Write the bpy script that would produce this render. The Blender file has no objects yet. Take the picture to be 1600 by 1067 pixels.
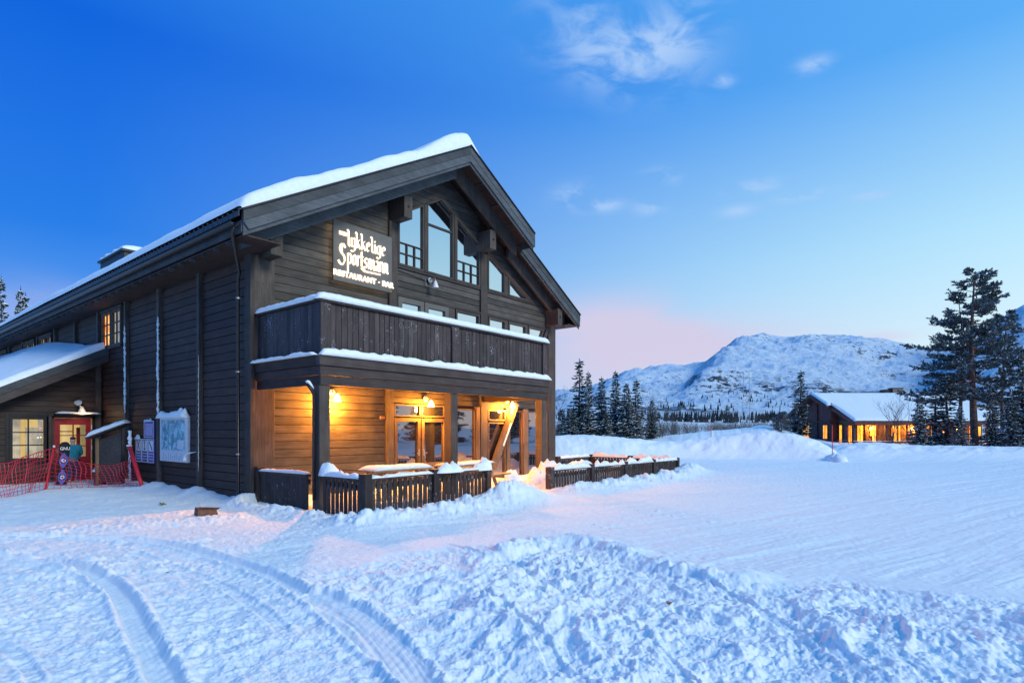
import bpy, bmesh, math, random
import numpy as np
from mathutils import Vector, Matrix, Euler
R = math.radians
scene = bpy.context.scene
col = scene.collection
random.seed(4)

# ------------------------------------------------------------ camera
YAW = R(38.97); FOC = 906.0; HC = 1.7
cam = bpy.data.cameras.new('camera'); camo = bpy.data.objects.new('camera', cam); col.objects.link(camo)
cam.sensor_width = 36; cam.lens = 36*FOC/1600; cam.shift_y = (670-533.5)/1600
cam.clip_start = .1; cam.clip_end = 9000
camo.location = (0, 0, HC); camo.rotation_euler = (R(90), 0, YAW-R(90))
scene.camera = camo
scene.render.resolution_x = 1024; scene.render.resolution_y = 682
scene.view_settings.view_transform = 'Standard'; scene.view_settings.look = 'None'
scene.view_settings.exposure = 0.0; scene.view_settings.gamma = 1

# ------------------------------------------------------------ world
class NT:
    def __init__(s, tree): s.t = tree
    def n(s, typ, **kw):
        x = s.t.nodes.new(typ)
        for k, v in kw.items(): setattr(x, k, v)
        return x
    def l(s, a, b): s.t.links.new(a, b)
    def put(s, v, sock):
        if hasattr(v, 'links'): s.l(v, sock)
        else: sock.default_value = v
    def m(s, op, a, b=0.0, c=None, clamp=False):
        x = s.n('ShaderNodeMath', operation=op, use_clamp=clamp)
        s.put(a, x.inputs[0]); s.put(b, x.inputs[1])
        if c is not None: s.put(c, x.inputs[2])
        return x.outputs[0]
    def mr(s, v, a, b, c=0.0, d=1.0, smooth=True):
        x = s.n('ShaderNodeMapRange'); x.interpolation_type = 'SMOOTHSTEP' if smooth else 'LINEAR'
        s.put(v, x.inputs['Value'])
        for k, q in zip(('From Min', 'From Max', 'To Min', 'To Max'), (a, b, c, d)): s.put(q, x.inputs[k])
        return x.outputs[0]
    def mix(s, f, a, b, blend='MIX'):
        x = s.n('ShaderNodeMix', data_type='RGBA', blend_type=blend)
        for sock, v in ((x.inputs[0], f), (x.inputs[6], a), (x.inputs[7], b)):
            if isinstance(v, tuple) and len(v) == 3: v = v+(1,)
            s.put(v, sock)
        return x.outputs[2]
    def ramp(s, f, stops):
        x = s.n('ShaderNodeValToRGB'); cr = x.color_ramp
        while len(cr.elements) < len(stops): cr.elements.new(.5)
        for e, (p, c) in zip(cr.elements, stops): e.position = p; e.color = tuple(c)+(1,)
        s.put(f, x.inputs[0]); return x.outputs[0]
    def noise(s, vec, scale, detail=4, rough=.5, dist=0.0):
        x = s.n('ShaderNodeTexNoise'); s.put(vec, x.inputs['Vector'])
        x.inputs['Scale'].default_value = scale; x.inputs['Detail'].default_value = detail
        x.inputs['Roughness'].default_value = rough; x.inputs['Distortion'].default_value = dist
        return x.outputs['Fac']

SUN_AZ = R(-32)      # compass of the evening glow, measured from +X towards +Y
SUN_EL = R(30)
world = bpy.data.worlds.new('World'); scene.world = world; world.use_nodes = True
w = NT(world.node_tree); world.node_tree.nodes.clear()
tc = w.n('ShaderNodeTexCoord'); sep = w.n('ShaderNodeSeparateXYZ'); w.l(tc.outputs['Generated'], sep.inputs[0])
sx, sy, sz = sep.outputs
hl = w.m('SQRT', w.m('ADD', w.m('MULTIPLY', sx, sx), w.m('ADD', w.m('MULTIPLY', sy, sy), 1e-5)))
gd = w.m('DIVIDE', w.m('ADD', w.m('MULTIPLY', sx, math.cos(SUN_AZ)), w.m('MULTIPLY', sy, math.sin(SUN_AZ))), hl)
el = w.m('MAXIMUM', sz, 0.0)
far = w.ramp(el, [(0, (.26, .47, .90)), (.10, (.11, .37, .88)), (.27, (.014, .20, .80)), (.5, (.001, .125, .72)), (.7, (.03, .27, .82)), (1, (.10, .42, .86))])
near = w.ramp(el, [(0, (.84, .95, 1.0)), (.12, (.74, .95, 1.0)), (.26, (.50, .84, 1.0)), (.48, (.11, .45, .95)), (.75, (.08, .39, .88)), (1, (.10, .42, .86))])
g = w.mr(gd, -.30, 1.0, smooth=False)
g = w.m('POWER', g, 1.25)
sky = w.mix(g, far, near)
# pale band low in the sky, all round
az = w.m('ARCTAN2', sy, sx); ele = w.m('ARCSINE', sz)
warp = w.n('ShaderNodeCombineXYZ'); w.l(w.m('MULTIPLY', az, 1.0), warp.inputs[0]); w.l(w.m('MULTIPLY', ele, 2.0), warp.inputs[1])
rot = w.n('ShaderNodeMapping'); rot.inputs['Rotation'].default_value = (0, 0, R(-24)); w.l(warp.outputs[0], rot.inputs[0])
rsc = w.n('ShaderNodeMapping'); rsc.inputs['Scale'].default_value = (1, 1.25, 1); w.l(rot.outputs[0], rsc.inputs[0])
cn = w.noise(rsc.outputs[0], 9, 6, .55, .5)
cn2 = w.noise(warp.outputs[0], 3.2, 5, .5, .3)
def blob(px, py, wpx, hpx, k, sharp=None, thr=(.40, .72)):
    a0 = YAW-math.atan((px-800)/FOC); e0 = math.atan((670-py)/math.hypot(FOC, px-800))
    sa = wpx/FOC*math.cos(YAW-a0)**2; se = hpx/FOC*math.cos(YAW-a0)
    dx = w.m('DIVIDE', w.m('SUBTRACT', az, a0), sa); dy = w.m('DIVIDE', w.m('SUBTRACT', ele, e0), se)
    q = w.m('ADD', w.m('MULTIPLY', dx, dx), w.m('MULTIPLY', dy, dy))
    msk = w.m('EXPONENT', w.m('MULTIPLY', q, -1.0))
    nz = w.mr(sharp if sharp is not None else cn, thr[0], thr[1])
    return w.m('MULTIPLY', w.m('MULTIPLY', msk, nz), k)
def addup(lst):
    o = lst[0]
    for x in lst[1:]: o = w.m('ADD', o, x)
    return w.m('MINIMUM', o, 1.0)
puffs = ((900, 308, 26, 12), (945, 320, 22, 8), (1012, 326, 18, 7), (1030, 279, 20, 9), (1185, 290, 32, 7), (1260, 305, 34, 6), (1365, 303, 24, 6), (1270, 102, 20, 8), (1152, 330, 20, 6), (1131, 128, 13, 6))
white = addup([blob(915, 42, 48, 46, .60, thr=(.38, .62)), blob(985, 88, 70, 42, .75, thr=(.40, .62)), blob(1062, 60, 60, 46, .6, thr=(.38, .62)), blob(850, 20, 50, 50, .2)]
              +[blob(a, b_, c_*1.25, d_*1.25, .8, thr=(.38, .58)) for a, b_, c_, d_ in puffs])
pink = addup([blob(960, 505, 130, 40, 1.0, cn2, (.28, .48)), blob(1060, 545, 190, 38, 1.0, cn2, (.15, .40)), blob(900, 585, 120, 34, .6, cn2, (.18, .5)), blob(1370, 528, 55, 10, .5, cn2, (.2, .5)), blob(60, 480, 120, 40, .5, cn2, (.2, .6)),
              blob(2600, 600, 900, 60, .4, cn2, (.2, .6))])
sky = w.mix(white, sky, (.42, .62, .95))
sky = w.mix(pink, sky, (.64, .60, .80))
nis = w.n('ShaderNodeTexSky'); nis.sky_type = 'NISHITA'; nis.sun_disc = False
nis.sun_elevation = R(2.0); nis.sun_rotation = R(90)-SUN_AZ
nsc = w.n('ShaderNodeMix', data_type='RGBA', blend_type='MULTIPLY'); nsc.inputs[0].default_value = 1
w.l(nis.outputs[0], nsc.inputs[6]); nsc.inputs[7].default_value = (.012, .012, .012, 1)
sky = w.mix(1.0, sky, nsc.outputs[2], 'ADD')
bg = w.n('ShaderNodeBackground'); bg.inputs[1].default_value = 1.0; w.l(sky, bg.inputs[0])
wo = w.n('ShaderNodeOutputWorld'); w.l(bg.outputs[0], wo.inputs[0])

FILL_AZ = R(-88); FILL_EL = R(29)
# ------------------------------------------------------------ soft fill lamp, added well above the horizon to brighten the snow
sl = bpy.data.lights.new('fill_sun', 'SUN'); sl.energy = 2.3; sl.angle = R(20); sl.color = (1.0, .95, .78)
so = bpy.data.objects.new('fill_sun', sl); col.objects.link(so)
so.rotation_euler = Vector((math.cos(FILL_AZ)*math.cos(FILL_EL), math.sin(FILL_AZ)*math.cos(FILL_EL), math.sin(FILL_EL))).to_track_quat('Z', 'Y').to_euler()

# ------------------------------------------------------------ materials
M = {}
def mat(name):
    m = bpy.data.materials.new(name); m.use_nodes = True; t = NT(m.node_tree)
    b = m.node_tree.nodes['Principled BSDF']; M[name] = m
    return m, t, b
def bump(t, b, h, strength=.3, dist=.02, prev=None):
    x = t.n('ShaderNodeBump'); x.inputs['Strength'].default_value = strength; x.inputs['Distance'].default_value = dist
    t.l(h, x.inputs['Height'])
    if prev is not None: t.l(prev, x.inputs['Normal'])
    t.l(x.outputs[0], b.inputs['Normal']); return x.outputs[0]
def wood(name, c0, c1, axis='x', rough=.62, frost=0.0, knots=True):
    """stained softwood: long grain along one axis, every board its own tone"""
    m, t, b = mat(name)
    g = t.n('ShaderNodeNewGeometry'); oi = t.n('ShaderNodeObjectInfo')
    add = t.n('ShaderNodeVectorMath', operation='MULTIPLY_ADD')
    t.l(oi.outputs['Random'], add.inputs[0]); add.inputs[1].default_value = (37, 53, 91); t.l(g.outputs['Position'], add.inputs[2])
    mp = t.n('ShaderNodeMapping'); t.l(add.outputs[0], mp.inputs[0])
    mp.inputs['Scale'].default_value = {'x': (.9, 14, 22), 'y': (14, .9, 22), 'z': (16, 16, .9)}[axis]
    gr = t.noise(mp.outputs[0], 1.6, 6, .65, .6)
    bl = t.noise(add.outputs[0], 2.2, 3, .5)
    c = t.mix(t.mr(gr, .3, .72), c0, c1)
    tone = t.mr(oi.outputs['Random'], 0, 1, .72, 1.25, False)
    cc = t.n('ShaderNodeVectorMath', operation='SCALE'); t.l(c, cc.inputs[0]); t.l(t.m('MULTIPLY', tone, t.mr(bl, .25, .8, .75, 1.25)), cc.inputs[3])
    c = cc.outputs[0]
    if knots:
        v = t.n('ShaderNodeTexVoronoi'); v.inputs['Scale'].default_value = 1.0
        mk = t.n('ShaderNodeMapping'); t.l(add.outputs[0], mk.inputs[0]); mk.inputs['Scale'].default_value = {'x': (2.2, 6, 5.2), 'y': (6, 2.2, 5.2), 'z': (6, 6, 2.2)}[axis]
        t.l(mk.outputs[0], v.inputs['Vector'])
        c = t.mix(t.mr(v.outputs['Distance'], .10, .03), c, tuple(q*.35 for q in c0))
    if frost:
        fn = t.noise(add.outputs[0], 26, 5, .7)
        fb = t.noise(add.outputs[0], 1.7, 3, .6)
        c = t.mix(t.m('MULTIPLY', t.m('MULTIPLY', t.mr(fn, .56, .62), t.mr(fb, .5, .68)), frost), c, (.7, .75, .85))
    t.l(c, b.inputs['Base Color']); b.inputs['Roughness'].default_value = rough
    b.inputs['Specular IOR Level'].default_value = .35
    bump(t, b, gr, .5, .006)
    return m
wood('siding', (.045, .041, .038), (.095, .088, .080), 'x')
wood('siding_annex_shaded', (.026, .019, .018), (.052, .040, .037), 'x')  # same wood, darkened so the annex front looks shaded despite facing the lamp
wood('siding_side_shaded', (.026, .014, .011), (.054, .031, .025), 'y')  # darker copy of the front siding: shade of the side wall in the colour
wood('post_wood', (.042, .036, .033), (.085, .073, .066), 'z')
wood('beam_wood', (.034, .027, .027), (.062, .050, .048), 'x')
wood('barge_wood', (.040, .050, .060), (.080, .094, .108), 'x')
wood('slat_wood', (.034, .026, .028), (.070, .055, .056), 'z', frost=.5)
wood('fence_wood', (.022, .016, .016), (.045, .034, .033), 'z', frost=.5)
wood('rail_wood', (.030, .022, .022), (.055, .042, .040), 'x', frost=.3)
wood('soffit_wood', (.040, .022, .018), (.075, .042, .034), 'y')
wood('frame_wood', (.085, .060, .045), (.13, .095, .07), 'z', .5, knots=False)
wood('table_wood', (.22, .15, .09), (.36, .26, .17), 'x')
wood('stand_wood', (.12, .08, .045), (.22, .15, .085), 'z')
wood('red_wood', (.085, .028, .024), (.14, .05, .045), 'z')
wood('red_dark_wood', (.06, .03, .032), (.10, .052, .055), 'z')
def flat(name, c, rough=.5, metal=0.0, var=.15, scale=8, bs=.1, spec=.5):
    m, t, b = mat(name)
    tcx = t.n('ShaderNodeTexCoord'); n = t.noise(tcx.outputs['Object'], scale, 5, .6)
    t.l(t.mix(t.mr(n, .3, .7), tuple(q*(1-var) for q in c), tuple(min(1, q*(1+var)) for q in c)), b.inputs['Base Color'])
    b.inputs['Roughness'].default_value = rough; b.inputs['Metallic'].default_value = metal
    b.inputs['Specular IOR Level'].default_value = spec
    if bs: bump(t, b, n, bs, .01)
    return m
flat('dark_metal', (.03, .03, .033), .4, .6); flat('pipe_metal', (.05, .045, .045), .3, .8)
flat('grey_metal', (.35, .36, .38), .35, .7); flat('white_enamel', (.75, .76, .78), .35, 0, .06)
flat('red_paint', (.32, .018, .03), .4); flat('red_plastic', (.65, .02, .035), .4, 0, .1); flat('stone', (.20, .17, .13), .9, 0, .4, 14, .5)
flat('tile', (.035, .035, .04), .5, 0, .3); flat('teal_cloth', (.015, .22, .32), .85, 0, .2, 30); flat('navy_cloth', (.02, .045, .12), .85, 0, .2, 30)
flat('skin', (.5, .3, .22), .6, 0, .1); flat('hat_cloth', (.03, .03, .05), .9); flat('black_gloss', (.012, .012, .016), .2, 0, .1, 8, 0)
flat('blue_print', (.03, .14, .62), .3, 0, .1, 8, 0); flat('white_print', (.8, .82, .85), .4, 0, .05, 8, 0)
flat('sign_panel', (.13, .125, .115), .45, 0, .12, 3, .05); flat('sign_edge', (.05, .05, .045), .4)
flat('sign_blue', (.045, .10, .38), .4, 0, .1, 8, 0); flat('sign_violet', (.10, .09, .42), .4, 0, .1, 8, 0); flat('board_white', (.62, .66, .72), .5, 0, .08, 8, 0)
flat('cardboard', (.13, .07, .05), .85, 0, .4, 12); flat('litter_green', (.12, .14, .03), .7); flat('litter_tan', (.25, .14, .08), .7, 0, .5, 40)
flat('trunk', (.055, .04, .034), .9, 0, .4, 6, .6); flat('pine_trunk', (.17, .10, .08), .9, 0, .5, 5, .8); flat('birch', (.10, .085, .08), .85, 0, .5, 20, .3)
flat('net_red', (.55, .02, .05), .5, 0, .1, 8, 0); flat('dark_room', (.012, .011, .012), .8, 0, .2, 3, 0); flat('cable', (.3, .05, .02), .5)
def needle(name, c):
    m, t, b = mat(name)
    g = t.n('ShaderNodeNewGeometry'); n = t.noise(g.outputs['Position'], 1.3, 4, .6)
    t.l(t.mix(t.mr(n, .3, .7), tuple(q*.6 for q in c), tuple(q*1.4 for q in c)), b.inputs['Base Color'])
    b.inputs['Roughness'].default_value = .8; b.inputs['Specular IOR Level'].default_value = .2
    return m
needle('needles', (.055, .075, .068)); needle('pine_needles', (.115, .135, .135)); needle('far_needles', (.018, .026, .030))
# snow
def snowmat(name, c=(.77, .86, .90), fine=60, s1=.35, s2=.25):
    m, t, b = mat(name)
    g = t.n('ShaderNodeNewGeometry'); p = g.outputs['Position']
    n1 = t.noise(p, 9, 6, .62); n2 = t.noise(p, fine, 5, .7)
    t.l(t.mix(t.mr(n1, .3, .7), tuple(q*.95 for q in c), tuple(min(.93, q*1.03) for q in c)), b.inputs['Base Color'])
    b.inputs['Roughness'].default_value = .75; b.inputs['Specular IOR Level'].default_value = .25
    pr = bump(t, b, n1, s1, .05); bump(t, b, n2, s2, .012, pr)
    return m
snowmat('snow'); snowmat('roof_snow_mat', s1=.12, s2=.12); snowmat('ground_snow', s1=.30, s2=.4)
# emission
def emit(name, c, s, dif=(.8, .8, .8)):
    m, t, b = mat(name)
    b.inputs['Base Color'].default_value = tuple(dif)+(1,); b.inputs['Emission Color'].default_value = tuple(c)+(1,); b.inputs['Emission Strength'].default_value = s
    return m
emit('bulb_glow', (1, .62, .16), 25); emit('letter_glow', (1, .60, .22), 3.2); emit('letter_face', (1, .93, .86), 1.1); emit('strip_glow', (1, .72, .42), 6)
emit('window_glow', (1, .45, .08), 2.2); emit('lamp_spot', (1, .6, .12), 20); emit('small_red', (1, .05, .08), 3); emit('small_blue', (.3, .45, 1), 5); emit('small_yellow', (1, .7, .1), 4)
def roomglow(name, ca, cb, s, sc):
    m, t, b = mat(name)
    g = t.n('ShaderNodeNewGeometry'); mp = t.n('ShaderNodeMapping'); t.l(g.outputs['Position'], mp.inputs[0]); mp.inputs['Scale'].default_value = sc
    n = t.noise(mp.outputs[0], 1, 4, .6)
    c = t.mix(t.mr(n, .35, .65), ca, cb); t.l(c, b.inputs['Base Color']); t.l(c, b.inputs['Emission Color']); b.inputs['Emission Strength'].default_value = s
roomglow('room_orange', (1, .24, .02), (1, .62, .20), 1.3, (6, 6, 3)); roomglow('room_cream', (.80, .56, .20), (1, .76, .30), .72, (5, 5, .5)); roomglow('pale_glow', (.42, .38, .30), (.62, .56, .42), .55, (3, 3, 2))
roomglow('house_glow', (1, .26, .01), (1, .52, .06), 1.3, (2.5, 2.5, 1.2))
def glass(name, refl, tint=(.9, .95, 1), wave=.0, dark=(.012, .014, .02)):
    m, t, b = mat(name); tr = m.node_tree; tr.nodes.remove(b)
    gl = t.n('ShaderNodeBsdfGlossy'); gl.inputs['Roughness'].default_value = .02; gl.inputs['Color'].default_value = tint+(1,)
    df = t.n('ShaderNodeBsdfDiffuse'); df.inputs[0].default_value = dark+(1,)
    mx = t.n('ShaderNodeMixShader'); lw = t.n('ShaderNodeLayerWeight'); lw.inputs[0].default_value = .45
    t.l(t.mr(lw.outputs['Fresnel'], 0, 1, refl, 1.0, False), mx.inputs[0])
    t.l(df.outputs[0], mx.inputs[1]); t.l(gl.outputs[0], mx.inputs[2])
    tcx = t.n('ShaderNodeNewGeometry'); n = t.noise(tcx.outputs['Position'], .9, 2, .5)
    bp = t.n('ShaderNodeBump'); bp.inputs['Strength'].default_value = .12; bp.inputs['Distance'].default_value = .03; t.l(n, bp.inputs['Height']); t.l(bp.outputs[0], gl.inputs['Normal'])
    t.l(mx.outputs[0], tr.nodes['Material Output'].inputs[0])
glass('coated_glass', .72); glass('dark_glass', .22, (.9, .9, 1))
def clear(name):
    m, t, b = mat(name); tr = m.node_tree; tr.nodes.remove(b)
    gl = t.n('ShaderNodeBsdfGlossy'); gl.inputs['Roughness'].default_value = .03
    tp = t.n('ShaderNodeBsdfTransparent'); mx = t.n('ShaderNodeMixShader'); mx.inputs[0].default_value = .10
    t.l(tp.outputs[0], mx.inputs[1]); t.l(gl.outputs[0], mx.inputs[2]); t.l(mx.outputs[0], tr.nodes['Material Output'].inputs[0])
clear('clear_glass')
# printed trail map
m, t, b = mat('map_print')
g = t.n('ShaderNodeNewGeometry'); n1 = t.noise(g.outputs['Position'], 4.5, 6, .7, 1.2); n2 = t.noise(g.outputs['Position'], 11, 4, .6, 2.5)
c = t.ramp(n1, [(.30, (.03, .10, .13)), (.46, (.08, .30, .38)), (.56, (.30, .62, .72)), (.70, (.62, .82, .88))])
c = t.mix(t.mr(t.m('ABSOLUTE', t.m('SUBTRACT', n2, .5)), .012, .0), c, (.75, .85, .9))
t.l(c, b.inputs['Base Color']); b.inputs['Roughness'].default_value = .35
# mountains
m, t, b = mat('mountain_snow')
g = t.n('ShaderNodeNewGeometry'); p = g.outputs['Position']; sp = t.n('ShaderNodeSeparateXYZ'); t.l(p, sp.inputs[0])
sn = t.n('ShaderNodeSeparateXYZ'); t.l(g.outputs['Normal'], sn.inputs[0])
stp = t.n('ShaderNodeMapping'); t.l(p, stp.inputs[0]); stp.inputs['Scale'].default_value = (1, 1, 2.2)
r1 = t.noise(stp.outputs[0], .05, 7, .75); r2 = t.noise(stp.outputs[0], .006, 5, .6); r3 = t.noise(p, .13, 5, .75)
steep = t.mr(sn.outputs[2], .93, .62)
low = t.mr(sp.outputs[2], 110, 15)
thr = t.m('SUBTRACT', t.m('SUBTRACT', .562, t.m('MULTIPLY', steep, .13)), t.m('MULTIPLY', t.m('MULTIPLY', low, t.mr(r2, .40, .6)), .17))
rock = t.mr(t.m('SUBTRACT', t.m('ADD', t.m('MULTIPLY', r1, .6), t.m('MULTIPLY', r3, .4)), thr), -.015, .02)
ridge = t.mr(r2, .56, .66)
rock = t.m('MULTIPLY', rock, t.mr(t.noise(p, .0035, 4, .6), .40, .56, .25, 1.0))
t.l(t.mix(rock, (.60, .74, .86), (.035, .05, .08)), b.inputs['Base Color']); b.inputs['Roughness'].default_value = .9
b.inputs['Specular IOR Level'].default_value = .1
bump(t, b, r1, .8, 9)

# ------------------------------------------------------------ object helpers
def origin(o):
    v = Vector((0, 0, 0))
    while o is not None: v += o.location; o = o.parent
    return v
def tag(o, label=None, cat=None, group=None, kind=None):
    if label: o['label'] = label
    if cat: o['category'] = cat
    if group: o['group'] = group
    if kind: o['kind'] = kind
    return o
def thing(name, label, cat, loc=(0, 0, 0), group=None):
    o = bpy.data.objects.new(name, None); o.location = loc; o.empty_display_size = .2; col.objects.link(o)
    return tag(o, label, cat, group)
class MB:
    def __init__(s): s.v = []; s.f = []
    def poly(s, pts, faces):
        k = len(s.v); s.v += [tuple(p) for p in pts]; s.f += [tuple(i+k for i in f) for f in faces]; return s
    def box(s, x0, x1, y0, y1, z0, z1):
        return s.poly([(x0, y0, z0), (x1, y0, z0), (x1, y1, z0), (x0, y1, z0), (x0, y0, z1), (x1, y0, z1), (x1, y1, z1), (x0, y1, z1)],
                      [(0, 3, 2, 1), (4, 5, 6, 7), (0, 1, 5, 4), (1, 2, 6, 5), (2, 3, 7, 6), (3, 0, 4, 7)])
    def bar(s, a, b, wd, ht, up=(0, 0, 1)):
        a = Vector(a); b = Vector(b); d = (b-a).normalized(); sd = d.cross(Vector(up)); sd.normalize(); u = sd.cross(d)
        p = []
        for q in (a, b):
            for i, j in ((-1, -1), (1, -1), (1, 1), (-1, 1)): p.append(q+sd*(i*wd/2)+u*(j*ht/2))
        return s.poly(p, [(0, 1, 2, 3), (7, 6, 5, 4), (0, 4, 5, 1), (1, 5, 6, 2), (2, 6, 7, 3), (3, 7, 4, 0)])
    def prism(s, pts, axis, a, b):
        """extrude a 2-D outline; axis 'y': pts are (x,z); 'x': (y,z); 'z': (x,y)"""
        n = len(pts)
        mk = {'y': lambda p, q: (p[0], q, p[1]), 'x': lambda p, q: (q, p[0], p[1]), 'z': lambda p, q: (p[0], p[1], q)}[axis]
        return s.poly([mk(p, a) for p in pts]+[mk(p, b) for p in pts],
                      [tuple(range(n)), tuple(range(2*n-1, n-1, -1))]+[(i, i+n, (i+1) % n+n, (i+1) % n) for i in range(n)])
    def tube(s, pts, r, n=8, caps=True):
        pts = [Vector(p) for p in pts]; k0 = len(s.v); rr = r if isinstance(r, (list, tuple)) else [r]*len(pts)
        u = None
        for i, p in enumerate(pts):
            d = (pts[min(i+1, len(pts)-1)]-pts[max(i-1, 0)]).normalized()
            if u is None:
                u = d.cross(Vector((0, 0, 1)));
                if u.length < .05: u = d.cross(Vector((1, 0, 0)))
            u = (u-d*u.dot(d)).normalized(); v = d.cross(u)
            for j in range(n):
                a = 2*math.pi*j/n; s.v.append(tuple(p+(u*math.cos(a)+v*math.sin(a))*rr[i]))
        for i in range(len(pts)-1):
            for j in range(n):
                a = k0+i*n+j; b2 = k0+i*n+(j+1) % n; s.f.append((a, b2, b2+n, a+n))
        if caps and n > 2: s.f.append(tuple(k0+j for j in range(n-1, -1, -1))); s.f.append(tuple(k0+(len(pts)-1)*n+j for j in range(n)))
        return s
    def lathe(s, c, prof, n=16, axis=(0, 0, 1)):
        ax = Vector(axis).normalized(); u = ax.cross(Vector((1, 0, 0)));
        if u.length < .1: u = ax.cross(Vector((0, 1, 0)))
        u.normalize(); v = ax.cross(u); k0 = len(s.v); c = Vector(c)
        for r, h in prof:
            for j in range(n):
                a = 2*math.pi*j/n; s.v.append(tuple(c+ax*h+(u*math.cos(a)+v*math.sin(a))*max(r, 1e-4)))
        for i in range(len(prof)-1):
            for j in range(n):
                a = k0+i*n+j; b2 = k0+i*n+(j+1) % n; s.f.append((a, b2, b2+n, a+n))
        return s
    def build(s, name, m, parent=None, smooth=False, bevel=0):
        me = bpy.data.meshes.new(name); og = origin(parent) if parent else Vector((0, 0, 0))
        me.from_pydata([(x-og.x, y-og.y, z-og.z) for x, y, z in s.v], [], s.f); me.validate()
        for mm in (m if isinstance(m, (list, tuple)) else [m]): me.materials.append(M[mm])
        if bevel or True:
            bm = bmesh.new(); bm.from_mesh(me)
            if bevel: bmesh.ops.bevel(bm, geom=bm.edges[:], offset=bevel, segments=1, affect='EDGES')
            bmesh.ops.recalc_face_normals(bm, faces=bm.faces[:]); bm.to_mesh(me); bm.free()
        if smooth: me.polygons.foreach_set('use_smooth', [True]*len(me.polygons))
        o = bpy.data.objects.new(name, me); col.objects.link(o); o.parent = parent
        return o
def dupobj(o, dloc):
    c = o.copy(); c.location = Vector(c.location)+Vector(dloc); col.objects.link(c); return c
def copy_tree(o, parent=None):
    c = o.copy(); col.objects.link(c); c.parent = parent
    for ch in [q for q in bpy.data.objects if q.parent == o]: copy_tree(ch, c)
    return c
def npmesh(name, V, F, m, smooth=True, parent=None):
    me = bpy.data.meshes.new(name); V = np.asarray(V, np.float32); F = np.asarray(F, np.int32)
    me.vertices.add(len(V)); me.vertices.foreach_set('co', V.ravel())
    k = F.shape[1]; me.loops.add(F.size); me.loops.foreach_set('vertex_index', F.ravel())
    me.polygons.add(len(F)); me.polygons.foreach_set('loop_start', np.arange(0, F.size, k, dtype=np.int32)); me.polygons.foreach_set('loop_total', np.full(len(F), k, np.int32))
    me.polygons.foreach_set('use_smooth', np.full(len(F), smooth)); me.update(calc_edges=True); me.validate()
    me.materials.append(M[m]); o = bpy.data.objects.new(name, me); col.objects.link(o); o.parent = parent
    return o
CA, SA = math.cos(YAW), math.sin(YAW)
def at(px, d):
    """ground position at a bearing (given on the 1600-wide frame) and a distance in front of the camera"""
    r = (px-800)/FOC*d
    return d*CA+r*SA, d*SA-r*CA
def atg(px, py, z=0.0): return at(px, (HC-z)*FOC/(py-670))

# ------------------------------------------------------------ numpy noise
rng = np.random.RandomState(7)
PERM = rng.permutation(4096); GA = rng.rand(4096)*2*np.pi; GX, GY = np.cos(GA), np.sin(GA); RV = rng.rand(4096, 4)
def hsh(i, j): return PERM[(PERM[i & 4095]+j) & 4095]
def pn(x, y):
    xi = np.floor(x).astype(np.int64); yi = np.floor(y).astype(np.int64); fx = x-xi; fy = y-yi
    u = fx*fx*fx*(fx*(fx*6-15)+10); v = fy*fy*fy*(fy*(fy*6-15)+10)
    def g(a, b):
        h = hsh(xi+a, yi+b); return GX[h]*(fx-a)+GY[h]*(fy-b)
    a = g(0, 0)*(1-u)+g(1, 0)*u; b = g(0, 1)*(1-u)+g(1, 1)*u
    return (a*(1-v)+b*v)*1.5
def fbm(x, y, o=4, gain=.5, ridged=False):
    s = np.zeros_like(x); a = 1.0; n = 0
    for i in range(o):
        q = pn(x*2**i+i*17.3, y*2**i-i*9.1)
        s += a*((1-2*np.abs(q)) if ridged else q); n += a; a *= gain
    return s/n
def chunks(x, y, sc, density=.6, hmin=.3):
    """scattered rounded lumps, one per cell"""
    X = x/sc; Y = y/sc; xi = np.floor(X).astype(np.int64); yi = np.floor(Y).astype(np.int64); out = np.zeros_like(x)
    for a in (-1, 0, 1):
        for b in (-1, 0, 1):
            h = hsh(xi+a, yi+b); r = RV[h]
            dx = X-(xi+a+.15+.7*r[:, 0]); dy = Y-(yi+b+.15+.7*r[:, 1])
            rad = .22+.38*r[:, 2]; ang = r[:, 3]*6.28; ca, sa = np.cos(ang), np.sin(ang)
            e = (dx*ca+dy*sa)**2+((dy*ca-dx*sa)*1.5)**2
            q = np.clip(1-e/rad**2, 0, 1)**.45*rad*sc*(hmin+r[:, 3])
            out = np.maximum(out, np.where(((h*7919) % 997)/997. < density, q, 0))
    return out
def sstep(v, a, b):
    t = np.clip((v-a)/(b-a), 0, 1); return t*t*(3-2*t)
def polydist(x, y, pts):
    best = np.full(x.shape, 1e9); along = np.zeros_like(x); acc = 0; side = np.zeros_like(x)
    for (ax, ay), (bx, by) in zip(pts[:-1], pts[1:]):
        dx, dy = bx-ax, by-ay; L = math.hypot(dx, dy)
        t = np.clip(((x-ax)*dx+(y-ay)*dy)/L**2, 0, 1); qx = x-ax-t*dx; qy = y-ay-t*dy; d = np.hypot(qx, qy)
        m = d < best; best = np.where(m, d, best); along = np.where(m, acc+t*L, along); side = np.where(m, np.sign(dx*qy-dy*qx), side); acc += L
    return best, along, side
def smoothline(pts, n=6):
    out = []
    for i in range(len(pts)-1):
        p0 = pts[max(i-1, 0)]; p1 = pts[i]; p2 = pts[i+1]; p3 = pts[min(i+2, len(pts)-1)]
        for k in range(n):
            t = k/n
            out.append(tuple(.5*((2*p1[j])+(-p0[j]+p2[j])*t+(2*p0[j]-5*p1[j]+4*p2[j]-p3[j])*t*t+(-p0[j]+3*p1[j]-3*p2[j]+p3[j])*t**3) for j in (0, 1)))
    return out+[pts[-1]]

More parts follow.
